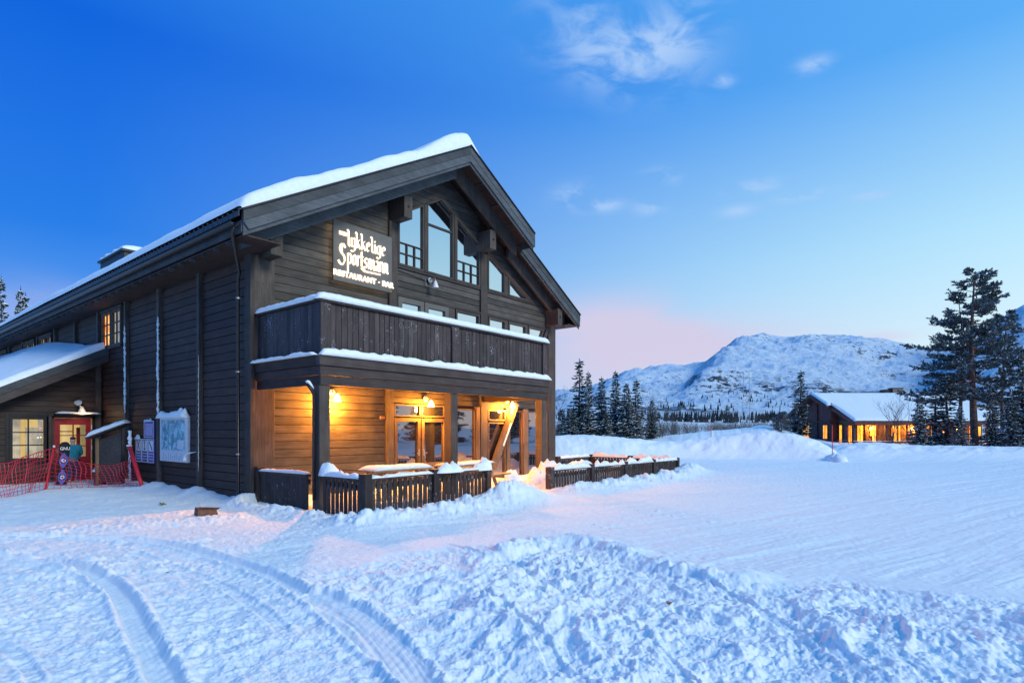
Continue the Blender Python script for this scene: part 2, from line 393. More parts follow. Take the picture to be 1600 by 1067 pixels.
# ------------------------------------------------------------ ground height
TR = [smoothline([atg(*p) for p in q], 5) for q in (
    [(-160, 838), (0, 838), (130, 839), (250, 849), (350, 872), (430, 900), (490, 935), (560, 985), (620, 1030), (690, 1110)],
    [(-200, 872), (-60, 866), (0, 868), (90, 880), (150, 898), (190, 930), (215, 975), (240, 1020), (285, 1110)],
    [(210, 862), (330, 905), (400, 945), (440, 975)],
    [(490, 925), (560, 955), (610, 1000), (650, 1050), (675, 1100)],
    [(-40, 990), (20, 1010), (55, 1060), (70, 1110)],
    [(780, 880), (900, 925), (990, 985), (1080, 1070)],
    [(640, 905), (740, 925), (830, 990), (880, 1060)],
    [(700, 850), (900, 905), (960, 900), (1080, 905), (1200, 960), (1330, 1040)])]
TRP = [(.10, .075), (.095, .07), (.06, .02), (.12, .045), (.05, .02), (.05, .02), (.06, .02), (.05, .018)]
EDGE = smoothline([atg(*p) for p in ((380, 880), (520, 885), (620, 862), (740, 850), (820, 848), (900, 848), (980, 862), (1060, 885), (1130, 905), (1230, 912), (1290, 897), (1400, 915), (1480, 922), (1600, 935), (1800, 965))], 5)
CRES = smoothline([atg(*p) for p in ((790, 868), (850, 850), (910, 850), (970, 866), (1040, 888), (1110, 905), (1160, 905))], 5)
FENCEM = smoothline([(6.2, 8.45), (7.5, 8.35), (9.0, 8.4), (10.3, 8.5), (11.3, 8.8)], 4)
FENCER = smoothline([(13.0, 8.45), (15, 8.4), (17.5, 8.35), (20, 8.4), (22.0, 8.8)], 4)
FENCEL = [(6.25, 12.9), (6.2, 11), (6.2, 9)]
RDIR = Vector((1, -.30)).normalized()
BANK1 = ([300, 600, 865, 900, 960, 1000, 1040, 1100, 1150, 1190, 1240, 1280, 1303, 1310, 1320, 2600], [679, 679, 681, 680, 683, 687, 690, 686, 679, 675, 678, 690, 703, 706, 720, 720])
BANK2 = ([300, 1225, 1260, 1290, 1320, 1350, 1390, 1440, 1600, 2000, 2600], [715, 712, 707, 704, 696, 692, 694, 697, 699, 697, 699])
MID = ([300, 865, 960, 1040, 1100, 1140, 1170, 1195, 1220, 1245, 1275, 1310, 2600], [693, 693, 690, 682, 674, 671, 668, 664, 668, 678, 689, 697, 697])
def ground_h(x, y):
    d = x*CA+y*SA; r = x*SA-y*CA; dd = np.maximum(d, .5); px = np.where(d > 1, 800+FOC*r/dd, np.where(r > 0, 2600, 300)); rad = np.hypot(x, y)
    h = .05*fbm(x*.15, y*.15, 3)*sstep(rad, 1, 5)
    nearm = rad < 45
    # --- far ground, banks beyond the road
    hf = np.interp(dd, [30, 40, 60, 120, 300, 700], [0, .25, .15, 1.2, 5.5, 12])
    db = 31.2+1.2*np.exp(-((px-1060)/170)**2)-1.6*sstep(px, 1150, 1600)+.45*fbm(x*.22, y*.22, 2)
    z1 = HC-(np.interp(px, *BANK1)-670)*(db+2.4)/FOC
    z1 = np.where(px > 1312, -1, z1)
    q = dd-db
    b1 = z1*sstep(q, -.1, 2.2)*(1-.55*sstep(q, 2.6, 7))*(1-sstep(px, 1300+q*1.2, 1313+q*1.2))
    z2 = HC-(np.interp(px, *BANK2)-670)*(db+4.5)/FOC
    b2 = z2*sstep(q, .3, 4.2)*(1-.8*sstep(q, 5, 12))
    zm = HC-(np.interp(px, *MID)-670)*50/FOC
    b3 = zm*sstep(dd, 39, 50)*(1-sstep(dd, 52, 66))
    hb = np.maximum(np.maximum(b1, b2), b3)
    far = (dd > 26) & (np.hypot(x-12, y-20) > 0)
    rough_b = (.10*fbm(x*1.3, y*1.3, 4)+.05*fbm(x*.4+y*.9, y*.5, 3, ridged=True))*sstep(hb, .15, .6)*(1-sstep(dd, 60, 120))
    h = h+np.where(dd > 28, np.maximum(hf*sstep(q, 1, 12), hb)+rough_b, 0)*(d > 1)
    big = sstep(rad, 60, 200)*fbm(x*.008, y*.008, 4)*3
    h = h+big*(1-sstep(rad, 500, 700))
    # --- near detail
    idx = np.nonzero(nearm & (d > -6))[0]
    X = x[idx]; Y = y[idx]; D = dd[idx]; P = px[idx]; H = np.zeros_like(X)
    bd, ba, bs = polydist(X, Y, EDGE)
    nearside = (bs < 0)       # camera side of the plough edge
    sg = np.where(nearside, bd, -bd)
    onleft = sstep(P, 760, 380)
    rough = sstep(sg, -.12, .35)
    rough = np.maximum(rough, .6*sstep(P, 640, 430))
    wx = X+.25*fbm(X*1.1, Y*1.1, 3); wy = Y+.25*fbm(X*1.1+40, Y*1.1, 3)
    H += rough*(.12*fbm(wx*.7, wy*.7, 5, .52)+.045*fbm(wx*2.6, wy*2.6, 4, .6, True))*(1-.55*onleft)
    dens = sstep(fbm(X*.45+9, Y*.45, 4), -.12, .38)
    patch = sstep(fbm(X*.9+4, Y*.9, 3), -.30, .10)
    def sub(mask, fn):
        o = np.zeros_like(X); q_ = np.nonzero(mask)[0]
        if len(q_): o[q_] = fn(q_)
        return o
    H += (1-.55*sstep(P, 1000, 1350))*sub(rough > .02, lambda q: .30*chunks(wx[q], wy[q], .38, .36)+.5*chunks(wx[q]+5, wy[q], .19, .42)*(.3+patch[q]))*rough*(.12+.95*dens)*(1-.30*onleft)
    H += sub((rough > .02) & (D < 17), lambda q: (.75*chunks(X[q], Y[q]+3, .085, .55)+.6*chunks(X[q]+2, Y[q], .045, .5))*(.10+.95*patch[q]))*rough*(1-.35*sstep(P, 1000, 1350))*(.25+.8*dens)*(1-.20*onleft)
    H += rough*.030*fbm(X*8, Y*8, 4, .65)
    sl_ = fbm(wx*1.25+3, wy*1.25, 4, .55)*3.2; fl_ = np.floor(sl_); H += rough*(.045*((fl_+sstep(sl_-fl_, .72, 1.0))/3.2)-.05)*(1-.4*onleft)
    # ribs of the thrown-up snow
    rib = fbm((X*.25-Y*.97)*1.5+.4*fbm(X, Y, 2), (X*.97+Y*.25)*.45, 4, .5, True)*sstep(fbm(X*.5-7, Y*.5, 2), -.25, .15)
    H += rough*(1-.8*onleft)*.12*rib*sstep(sg, 0, 1)*(1-sstep(sg, 3.5, 5))
    cd, ca_, cs_ = polydist(X, Y, CRES)
    H += (.13*np.exp(-(cd/.30)**2))*(1+.55*fbm(ca_*1.6, cd*1.2, 3))+.07*np.exp(-(cd/.8)**2)*sub(cd < 2, lambda q: chunks(X[q], Y[q], .22, .7))*4
    # road: faint parallel lines
    a = X*RDIR.x+Y*RDIR.y; c = -X*RDIR.y+Y*RDIR.x
    road = (1-rough)*sstep(sg, 0, -.6)
    inyard = (P < 1180) | (D < 35)
    H += road*inyard*(.030*fbm(a*.10, c*1.6, 5, .65, True)-.02+.006*fbm(a*.5, c*7, 3)+.010*fbm(X*3.5, Y*3.5, 4, .6)+.006*fbm(X*12, Y*12, 2)+.030*np.minimum(fbm(a*.06+3, c*1.2, 2, .5), 0))
    H += sub((road > .05) & (D < 26), lambda q: .35*chunks(X[q], Y[q], .14, .10))*road*sstep(fbm(X*.5, Y*.5, 2), 0, .4)
    # trodden zone beside the house
    tz = sstep(X, 7.6, 6.4)*sstep(Y, 11.6, 12.6)*(1-sstep(Y, 22, 24))
    H += sub(tz > .01, lambda q: .03*fbm(X[q]*1.7, Y[q]*1.7, 4)+.15*chunks(X[q], Y[q], .12, .25))*tz
    lit = np.exp(-((Y-11.3+.25*(X-5))/.5)**2)*sstep(X, -3, 1)*(1-sstep(X, 6, 6.6))
    H += sub(lit > .01, lambda q: .05+.55*chunks(X[q], Y[q], .13, .7)+.05*fbm(X[q]*3, Y[q]*3, 4))*lit
    dw = 6.6-X
    H += np.where((Y > 12.9) & (Y < 23.3) & (X < 6.75), np.exp(-(dw/.42)**2)*(.10+.12*fbm(Y*1.1, X, 3)+.10*np.exp(-((((Y-13.1+1.1) % 2.65)-1.1)/.28)**2)), 0)
    # snow heaped along the fences
    for FL, hh, wd in ((FENCEM, .20, .50), (FENCER, .22, .55), (FENCEL, .10, .30)):
        fd, fa, fs = polydist(X, Y, FL)
        prof = np.exp(-(fd/wd)**2)
        H += prof*hh*(1+.6*fbm(fa*1.3, fd*1.5, 3))+prof*sub(prof > .01, lambda q: .7*chunks(X[q], Y[q], .24, .7)+.6*chunks(X[q]+7, Y[q], .11, .7)+.5*chunks(X[q], Y[q]+7, .06, .7))*.9
    fd = np.hypot((X-10.7)/.95, (Y-8.6)/.6); H += .27*np.exp(-fd**2)*(1+.25*fbm(X*1.6, Y*1.6, 3))
    fd = np.hypot((X-22.3)/.9, (Y-9.0)/.9); H += .15*np.exp(-fd**2)
    # terrace under the balcony, trodden path out of it
    terr = sstep(X, 6.55, 6.75)*sstep(Y, 8.9, 9.2)*(1-sstep(X, 21.2, 21.5))*(1-sstep(Y, 13.2, 13.3))
    H += sub(terr > .01, lambda q: .06*fbm(X[q]*.9, Y[q]*.9, 4)+.25*chunks(X[q], Y[q], .2, .35)+.04)*terr
    H += .24*np.exp(-(((X-13.9)/.65)**2+((Y-10.1)/.55)**2))*(1+.6*fbm(X*2.6, Y*2.6, 3))+.16*np.exp(-(((X-16.2)/1.6)**2+((Y-10.6)/.6)**2))
    # tracks
    for line, (hw, dp) in zip(TR, TRP):
        td, ta, ts = polydist(X, Y, line)
        wv = hw*(1+.18*fbm(ta*1.3, ta*0+3, 3))
        k = sstep(td, wv*1.25, wv*.72); lip = np.exp(-((td-wv*1.45)/(wv*.35))**2)
        ends = 1
        H = H*(1-(.85 if dp > .04 else .25)*k)-dp*k+lip*(.028 if dp > .04 else .006)*(1+.9*fbm(X*5, Y*5, 3))+k*.010*fbm(td*28, ta*1.2, 3)+(k*.0016*np.sin(ta*52+3*np.sign(ts)*td*20) if dp > .04 else 0)
    H *= 1-sstep(rad[idx], 36, 45)
    H = np.where((X > 6.9) & (X < 18.6) & (Y > 13.3), np.minimum(H, .0), H)
    h[idx] += H
    return h
def gz(x, y): return float(ground_h(np.array([float(x)]), np.array([float(y)]))[0])

def make_ground():
    th_in = np.linspace(-R(47), R(47), 1200); th_out = np.linspace(R(47), R(313), 150)[1:-1]
    th = np.concatenate([th_in, th_out]); n = len(th)
    py = np.linspace(1150, 716, 600); r1 = HC*FOC/(py-670)
    rr = np.concatenate([np.geomspace(.6, r1[0], 14)[:-1], r1[r1 < 29.5], np.geomspace(29.5, 46, 190), np.geomspace(46, 760, 60)[1:]])
    # rays: bearing measured from the view axis, positive to the right
    T, Rr = np.meshgrid(th, rr)
    ct = np.cos(T); dep = np.where(ct > .35, 1.0/np.maximum(ct, .35), 1/.35)
    rad = Rr*np.where(np.abs(T) < R(47.1), dep, 1/math.cos(R(47.1)))
    ang = YAW-T
    X = (rad*np.cos(ang)).ravel(); Y = (rad*np.sin(ang)).ravel()
    Z = ground_h(X, Y)
    V = np.stack([X, Y, Z], 1); m = len(rr)
    i = np.arange(m-1)[:, None]; j = np.arange(n)[None, :]; jn = (j+1) % n
    F = np.stack([i*n+j+0*jn, (i+1)*n+j+0*jn, (i+1)*n+jn, i*n+jn], -1).reshape(-1, 4)
    cfan = len(V); V = np.vstack([V, [[0, 0, 0]]])
    F = np.vstack([F, np.stack([np.full(n//2, cfan), np.arange(0, n-1, 2)[:n//2], np.arange(1, n, 2)[:n//2], (np.arange(2, n+1, 2)[:n//2]) % n], 1)])
    o = npmesh('snowy_ground', V, F[:, ::-1], 'ground_snow')
    tag(o, 'snow covered yard, road and banks with ski and tyre tracks', None, kind='structure')
make_ground()

# ------------------------------------------------------------ mountains
def mountain(name, label, prof, D, d0, px0, px1, nx, ny, amp, seed, zf=10, skew=0):
    px = np.linspace(px0, px1, nx); t = np.concatenate([np.linspace(0, 1, ny), [1.06, 1.2, 1.5]])
    Pm, T = np.meshgrid(px, t)
    pr = np.interp(Pm+skew*(1-np.clip(T, 0, 1)), *zip(*prof)); zr = (670-pr)/FOC*D+HC
    d = d0+(D-d0)*T
    X = d*CA+(Pm-800)/FOC*d*SA; Y = d*SA-(Pm-800)/FOC*d*CA
    s = np.clip(T, 0, 1); s = .35*s**1.0+.65*(s*s*(3-2*s))**.95
    sc = 1/ (D*.16)
    n = fbm(X.ravel()*sc+seed, Y.ravel()*sc, 6, .52, True).reshape(X.shape)
    n2 = fbm(X.ravel()*sc*3+seed, Y.ravel()*sc*3, 6, .6).reshape(X.shape)
    env = np.sin(np.clip(T, 0, 1)*np.pi)**.8
    Z = zf+(zr-zf)*s+(n-.35)*amp*env*(zr/np.max(zr)*.6+.4)+n2*amp*.35*(env+.28)
    Z = np.where(T > 1, zr*(1-(T-1)*1.2), Z)
    m = len(t); i = np.arange(m-1)[:, None]; j = np.arange(nx-1)[None, :]
    F = np.stack([i*nx+j, i*nx+j+1, (i+1)*nx+j+1, (i+1)*nx+j], -1).reshape(-1, 4)
    o = npmesh(name, np.stack([X.ravel(), Y.ravel(), Z.ravel()], 1), F, 'mountain_snow')
    tag(o, label, None, kind='structure')
mountain('mountain', 'broad snow covered mountain with a rounded summit', [(560, 600), (700, 615), (800, 640), (870, 632), (900, 615), (950, 611), (990, 600), (1020, 588), (1045, 579), (1075, 577), (1100, 577), (1130, 572), (1160, 568), (1178, 548), (1195, 533), (1212, 527), (1240, 532), (1300, 531), (1350, 533), (1400, 535), (1450, 546), (1500, 549), (1600, 560), (1750, 600), (1900, 640)], 2200, 520, 560, 1900, 700, 190, 38, 3.1, skew=130)
mountain('mountain', 'snowy slope rising out of frame behind the tall pine', [(1330, 662), (1400, 640), (1450, 600), (1500, 556), (1550, 513), (1600, 484), (1700, 445), (1850, 430), (2100, 470), (2400, 560)], 1500, 420, 1330, 2400, 260, 110, 26, 8.7)
mountain('mountain', 'small distant white peak behind the spruces', [(820, 655), (870, 628), (925, 603), (955, 598), (985, 601), (1020, 622), (1100, 655)], 3600, 2300, 820, 1100, 130, 60, 30, 15.2, 20)

# ------------------------------------------------------------ shared snow caps
def snow_cap(name, path, wd, ht, mt='snow', seed=0, lump=.35, nseg=None, parent=None, label=None, endround=True, sag=0.0):
    """lumpy rounded ridge of snow lying along a path of (x,y,z) points"""
    pts = [Vector(p) for p in path]; L = sum((b-a).length for a, b in zip(pts[:-1], pts[1:])); n = nseg or max(6, int(L/.09))
    ps = []; acc = [0]
    for a, b in zip(pts[:-1], pts[1:]): acc.append(acc[-1]+(b-a).length)
    for i in range(n+1):
        s = L*i/n
        for k in range(len(pts)-1):
            if s <= acc[k+1]+1e-6: ps.append((pts[k].lerp(pts[k+1], (s-acc[k])/max(acc[k+1]-acc[k], 1e-6)), (pts[k+1]-pts[k]).normalized())); break
    K = 9; V = []
    S = np.linspace(0, L, n+1); hn = fbm(S*1.7+seed*3.3, S*0+seed, 4, .6); wn = fbm(S*2.2+seed*5.1, S*0+9+seed, 3); hn2 = fbm(S*7+seed, S*0+4, 3)
    for i, (p, d) in enumerate(ps):
        sd = Vector((d.y, -d.x, 0)).normalized(); e = min(1, math.sqrt(max(0.02, min(S[i], L-S[i])/(.12)))) if endround else 1
        h = ht*max(.12, 1+lump*(hn[i]*1.8+hn2[i]*.7))*e; ww = wd*(1+.18*wn[i])
        for k in range(K):
            a = math.pi*k/(K-1); cx = -math.cos(a); cz = math.sin(a)**.7
            V.append(p+sd*(cx*ww/2*(1 if 0 < k < K-1 else .97))+Vector((0, 0, cz*h*(1+.10*math.sin(i*1.7+k*2.1)*lump))))
    F = [(i*K+k, (i+1)*K+k, (i+1)*K+k+1, i*K+k+1) for i in range(n) for k in range(K-1)]
    F += [(i*K, i*K+K-1, (i+1)*K+K-1, (i+1)*K) for i in range(n)]+[tuple(range(K)), tuple(n*K+K-1-k for k in range(K))]
    mb = MB(); mb.v = [tuple(v) for v in V]; mb.f = F
    o = mb.build(name, mt, parent, smooth=True)
    if label: tag(o, label, 'snow', kind='stuff')
    return o
def snow_heap(c, rx, ry, rz, label, seed=0, n=28, rot=0):
    V = []; F = []
    u = np.linspace(0, 2*np.pi, n, endpoint=False); rr = np.linspace(0, 1, 10)
    for r_ in rr:
        for a in u:
            x = math.cos(a)*r_*rx; y = math.sin(a)*r_*ry
            V.append((x*math.cos(rot)-y*math.sin(rot), x*math.sin(rot)+y*math.cos(rot), max(0, 1-r_**2)**.6*rz))
    V = np.array(V); nz = fbm(V[:, 0]*4+seed, V[:, 1]*4, 4); V[:, 2] *= 1+.7*nz; V[:, 2] += chunks(V[:, 0]+seed, V[:, 1], .16, .7)*.7*(V[:, 2] > 0.01)
    V = V+np.array(c)
    for i in range(len(rr)-1):
        for j in range(n): F.append((i*n+j, (i+1)*n+j, (i+1)*n+(j+1) % n, i*n+(j+1) % n))
    o = npmesh('snow_heap', V, F, 'snow'); return tag(o, label, 'snow', kind='stuff')

# ============================================================ THE LODGE
XL, XR, XC, YF = 6.64, 18.85, 12.65, 13.10
SL = .5664; ZA = 10.12
def zt(x): return ZA-SL*abs(x-XC)
def xl_at(z, off): return XC-(ZA-off-z)/SL       # left roof line at height z, off below the roof top
def xr_at(z, off): return XC+(ZA-off-z)/SL
YB = 44.0
lodge = thing('ski_lodge', 'large dark timber lodge with steep snowy gable roof, balcony and lit porch', 'building', (XC, 13.1, 0))
cb = MB(); cb.prism([(XL+.04, -.6), (XR-.03, -.6), (XR-.03, zt(XR)-.30), (XC, ZA-.30), (XL+.04, zt(XL)-.30)], 'y', YF+.05, YB); cb.build('wall', 'siding_side_shaded', lodge)

def add_board(x0a, x1a, x0b, x1b, z0, z1, yo=0.0, m='siding', y=YF):
    y += random.uniform(-.002, .004)+yo
    b = MB(); g = .007
    b.prism([(x0a, z0+g), (x1a, z0+g), (x1b, z1-g), (x0b, z1-g)], 'y', y, y+.042)
    return b.build('siding_board', m, lodge)
HB = .2
def rect_boards(x0, x1, z0, z1, m='siding'):
    z = z0; first = None
    b = MB(); n = round((z1-z0)/HB); hb = (z1-z0)/n
    b.box(x0, x1, YF, YF+.042, z0+.007, z0+hb-.007); first = b.build('siding_board', m, lodge, bevel=.004)
    for i in range(1, n):
        c = dupobj(first, (0, random.uniform(-.003, .003), hb*i))
        if random.random() < .5: pass
rect_boards(7.17, 10.49, -.2, 2.8)
# upper left wall field, cut by the roof line
z = 3.2
while z < 8.6:
    a = max(7.17, xl_at(z, .34)); b_ = max(7.17, xl_at(z+HB, .34))
    if a < 10.58: add_board(a, 10.58, min(b_, 10.58), 10.58, z, z+HB)
    z += HB
OFFW = 1.24
z = 7.3
while z < 9.7:      # between window heads and roof, both sides of the apex
    a, b_ = xl_at(z, .34), xl_at(z+HB, .34); c, d_ = xl_at(z, OFFW), xl_at(z+HB, OFFW)
    if z < 8.72 and z > 7.7:
        add_board(max(a, 10.92), c, max(b_, 10.92), d_, z, z+HB); ar, br, cr_, dr = xr_at(z, .34), xr_at(z+HB, .34), xr_at(z, OFFW), xr_at(z+HB, OFFW)
        add_board(cr_, min(ar, 14.46), dr, min(br, 14.46), z, z+HB)
    elif z >= 8.72: add_board(a, xr_at(z, .34), b_, xr_at(z+HB, .34), z, z+HB)
    z += HB
rect_boards(10.92, 14.46, 5.62, 6.36); rect_boards(14.82, 18.36, 5.62, 6.36)
z = 6.37
def trix(z): return 14.81+(7.66-z)/.505 if z < 7.66 else 14.82
while z < 8.9:
    ar, br = min(18.36, xr_at(z, .34)), min(18.36, xr_at(z+HB, .34)); a, b_ = trix(z)+.06, trix(z+HB)+.06
    if ar > a+.1: add_board(a, ar, b_, max(br, b_+.01), z, z+HB)
    z += HB
rect_boards(10.77, 18.36, 2.44, 2.80)
# side wall: posts and the boards of the four nearest bays
POSTS = [13.1+2.65*i for i in range(12)]
WIN_SIDE = [(21.45, 23.32, 4.42, 5.62), (29.5, 31.4, 4.5, 5.55), (32.15, 34.1, 4.5, 5.55), (37.5, 39.4, 4.5, 5.55)]
NB = 28; HBS = 5.85/NB
for bay in range(4):
    y0, y1 = POSTS[bay]+.10, POSTS[bay+1]-.10
    segs = [(y0, y1)]
    b = MB(); b.box(XL, XL+.042, y0, y1, -.2+.009, -.2+HBS-.009); f = b.build('siding_board', 'siding_side_shaded', lodge, bevel=.004)
    for i in range(1, NB):
        zz = -.2+HBS*i
        if bay == 3 and zz+HBS > 4.42 and zz < 5.62: continue
        dupobj(f, (random.uniform(-.003, .003), 0, HBS*i))
mb = MB()
for bay in range(4, 12):
    y0, y1 = POSTS[bay]+.1, POSTS[bay]+2.55
    for i in range(NB):
        zz = -.2+HBS*i
        hit = [wn for wn in WIN_SIDE if wn[0] < y1 and wn[1] > y0 and zz+HBS > wn[2] and zz < wn[3]]
        if hit: continue
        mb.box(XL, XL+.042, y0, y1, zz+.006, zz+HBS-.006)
tag(mb.build('siding_board', 'siding_side_shaded', lodge), kind='stuff')
b = MB(); b.box(XL-.10, XL+.03, POSTS[1]-.075, POSTS[1]+.075, -.4, 5.92); f = b.build('wall_post', 'post_wood', lodge, bevel=.006)
for i in range(2, 12): dupobj(f, (0, 2.65*(i-1), 0))
MB().box(XL-.09, XL+.0, 13.0, 13.28, -.4, 5.95).build('corner_board', 'post_wood', lodge, bevel=.006)
# front pillars
for x0, x1, z1 in ((XL+.003, 7.16, 5.95), (10.60, 10.90, 7.62), (14.47, 14.81, 7.62), (18.37, XR, 6.42)):
    MB().box(x0, x1, YF-.06, YF+.05, -.4 if x0 < 7 or x0 > 18 else 3.0, z1).build('pillar', 'barge_wood' if False else 'post_wood', lodge, bevel=.006)
for x0, x1 in ((10.50, 10.76), (14.46, 14.80)):
    MB().box(x0, x1, YF-.07, YF+.05, -.3, 2.82).build('pillar', 'post_wood', lodge, bevel=.006)
# horizontal trims on the front
for x0, x1, z0, z1 in ((10.91, 14.46, 5.54, 5.615), (14.82, 18.36, 5.54, 5.615), (10.91, 14.46, 6.36, 6.42), (14.82, 17.4, 6.36, 6.42)):
    MB().box(x0, x1, YF-.05, YF+.045, z0, z1).build('trim', 'beam_wood', lodge)

def inset(poly, w_):
    n = len(poly); area = sum(poly[i][0]*poly[(i+1) % n][1]-poly[(i+1) % n][0]*poly[i][1] for i in range(n)); sgn = 1 if area > 0 else -1
    L = []
    for i in range(n):
        (x0, y0), (x1, y1) = poly[i], poly[(i+1) % n]; l = math.hypot(x1-x0, y1-y0); nx, ny = -(y1-y0)/l*sgn, (x1-x0)/l*sgn
        L.append((nx, ny, nx*x0+ny*y0+w_))
    out = []
    for i in range(n):
        a1, b1, c1 = L[i-1]; a2, b2, c2 = L[i]; det = a1*b2-a2*b1
        out.append(((c1*b2-c2*b1)/det, (a1*c2-a2*c1)/det))
    return out
def window(poly, parent, axis='y', at_=YF, fw=.06, glassm='coated_glass', framem='post_wood', muntins=(), name='window', depth=.06, interior=None, back=.03, bars=.026, sgn=1):
    """frame ring (the part), pane and muntins (its sub-parts). muntins: list of ((a,z),(a,z))"""
    inn = inset(poly, fw); n = len(poly); mb = MB()
    y0, y1 = (at_-depth*sgn, at_+.045*sgn)
    mk = (lambda p, q: (p[0], q, p[1])) if axis == 'y' else (lambda p, q: (q, p[0], p[1]))
    V = [mk(p, y0) for p in poly]+[mk(p, y0) for p in inn]+[mk(p, y1) for p in poly]+[mk(p, y1) for p in inn]
    F = []
    for i in range(n):
        j = (i+1) % n
        F += [(i, j, n+j, n+i), (2*n+i, 3*n+i, 3*n+j, 2*n+j), (i, 2*n+i, 2*n+j, j), (n+i, n+j, 3*n+j, 3*n+i)]
    mb.poly(V, F); fr = mb.build(name, framem, parent)
    p = MB(); yp = at_+sgn*.005; p.prism(inn, axis, yp, yp+.008*sgn); p.build('pane', glassm, fr)
    for a, b in muntins:
        q = MB(); ym = at_-sgn*.02
        va, vb = mk(a, ym), mk(b, ym); q.bar(va, vb, bars, .045, up=(0, 1, 0) if axis == 'y' else (1, 0, 0))
        q.v = q.v; q.build('muntin', framem, fr)
    if interior:
        q = MB(); q.prism(poly, axis, at_+sgn*back, at_+sgn*(back+.01)); q.build('glow_backing', interior, fr)
    return fr
def grid(x0, x1, z0, z1, nx, nz, top=True):
    o = [((x0+(x1-x0)*i/nx, z0), (x0+(x1-x0)*i/nx, z1)) for i in range(1, nx)]
    o += [((x0, z0+(z1-z0)*i/nz), (x1, z0+(z1-z0)*i/nz)) for i in range(1, nz+(1 if top else 0))]
    return o
wtop = lambda x: zt(x)-OFFW
window([(10.92, 6.43), (11.93, 6.43), (11.93, wtop(11.93)), (10.92, wtop(10.92))], lodge, muntins=grid(10.98, 11.87, 6.5, 7.10, 3, 2))
window([(12.03, 6.43), (13.19, 6.43), (13.19, wtop(13.19)), (XC, wtop(XC)), (12.03, wtop(12.03))], lodge, muntins=[((12.08, 7.93), (13.13, 7.93))], bars=.05)
window([(13.29, 6.43), (14.44, 6.43), (14.44, wtop(14.44)), (13.29, wtop(13.29))], lodge, muntins=grid(13.35, 14.38, 6.5, 7.10, 3, 2))
for x in (11.98, 13.24): MB().box(x-.045, x+.045, YF-.075, YF+.04, 6.43, wtop(x)-.02).build('mullion', 'post_wood', lodge)
tl = lambda x: 7.66-(x-14.81)*.505
window([(14.84, 6.43), (15.74, 6.43), (15.74, tl(15.74)), (14.84, tl(14.84))], lodge, fw=.05)
window([(15.96, 6.43), (tl(0) and 14.81+(7.66-6.43)/.505, 6.43), (15.96, tl(15.96))], lodge, fw=.05)
MB().box(15.75, 15.95, YF-.04, YF+.04, 6.43, tl(15.85)-.02).build('mullion', 'post_wood', lodge)
MB().bar((14.82, YF-.03, 7.70), (17.38, YF-.03, 7.70-2.56*.505), .06, .12).build('trim', 'soffit_wood', lodge)
# upper floor doors and windows behind the balustrade
for x0, x1 in ((10.92, 11.92), (11.95, 12.95)):
    window([(x0, 3.25), (x1, 3.25), (x1, 5.52), (x0, 5.52)], lodge, fw=.15, name='balcony_door', framem='frame_wood2' if False else 'sign_panel')
for x0, x1 in ((13.28, 14.42), (14.86, 15.78), (15.94, 16.98)):
    window([(x0, 4.0), (x1, 4.0), (x1, 5.52), (x0, 5.52)], lodge, fw=.07)
window([(17.10, 4.0), (17.35, 4.0), (18.12, 5.52), (17.10, 5.52)], lodge, fw=.07)
MB().bar((17.50, YF-.04, 4.1), (18.34, YF-.04, 5.6), .08, .16).build('brace', 'post_wood', lodge)
for x0, x1 in ((12.97, 13.26), (15.79, 15.93), (16.99, 17.09), (14.82, 14.85)):
    MB().box(x0, x1, YF-.03, YF+.04, 3.2, 5.53).build('mullion', 'post_wood', lodge)
MB().box(13.28, 18.36, YF-.01, YF+.04, 3.2, 3.98).build('wall_panel', 'siding', lodge)
# ground floor openings
for x0, x1, hx in ((10.78, 11.78, 11.70), (11.82, 12.86, 11.90)):
    dr = window([(x0, -.05), (x1, -.05), (x1, 2.02), (x0, 2.02)], lodge, fw=.11, glassm='dark_glass', framem='frame_wood', name='porch_door')
    MB().box(x0+.1, x1-.1, YF-.05, YF+.03, .58, .68).build('cross_rail', 'frame_wood', dr)
    h = MB(); h.box(hx-.02, hx+.02, YF-.075, YF-.06, .9, 1.1); h.bar((hx, YF-.10, .98), (hx+(-.1 if hx < 11.8 else .1), YF-.10, .98), .02, .02); h.build('handle', 'grey_metal', dr)
    window([(x0, 2.06), (x1, 2.06), (x1, 2.42), (x0, 2.42)], lodge, fw=.035, glassm='dark_glass', framem='frame_wood', name='transom_window')
def gwin(x0, x1, z0, z1, **k): return window([(x0, z0), (x1, z0), (x1, z1), (x0, z1)], lodge, fw=.05, glassm='dark_glass', framem='frame_wood', **k)
gwin(12.98, 14.22, 0, 2.36); gwin(14.84, 15.78, 1.98, 2.36, name='transom_window'); gwin(14.84, 15.78, 0, 1.93); gwin(15.98, 16.76, 0, 2.36); gwin(17.06, 18.32, 0, 2.36)
for x0, x1 in ((12.88, 12.97), (14.23, 14.40), (15.79, 15.97), (16.78, 17.05)):
    MB().box(x0, x1, YF-.09, YF+.04, -.3, 2.43).build('mullion', 'frame_wood', lodge, bevel=.005)
br = MB(); br.bar((14.95, YF-.16, .35), (16.20, YF-.16, 2.62), .14, .26); br.build('brace', 'frame_wood', lodge, bevel=.006)
MB().bar((15.43, YF-.239, 1.12), (15.86, YF-.239, 1.90), .006, .06).build('lettering_strip', 'white_print', lodge)
MB().box(10.30, 10.46, YF-.045, YF, 1.98, 2.06).build('number_plate', 'litter_tan', lodge)

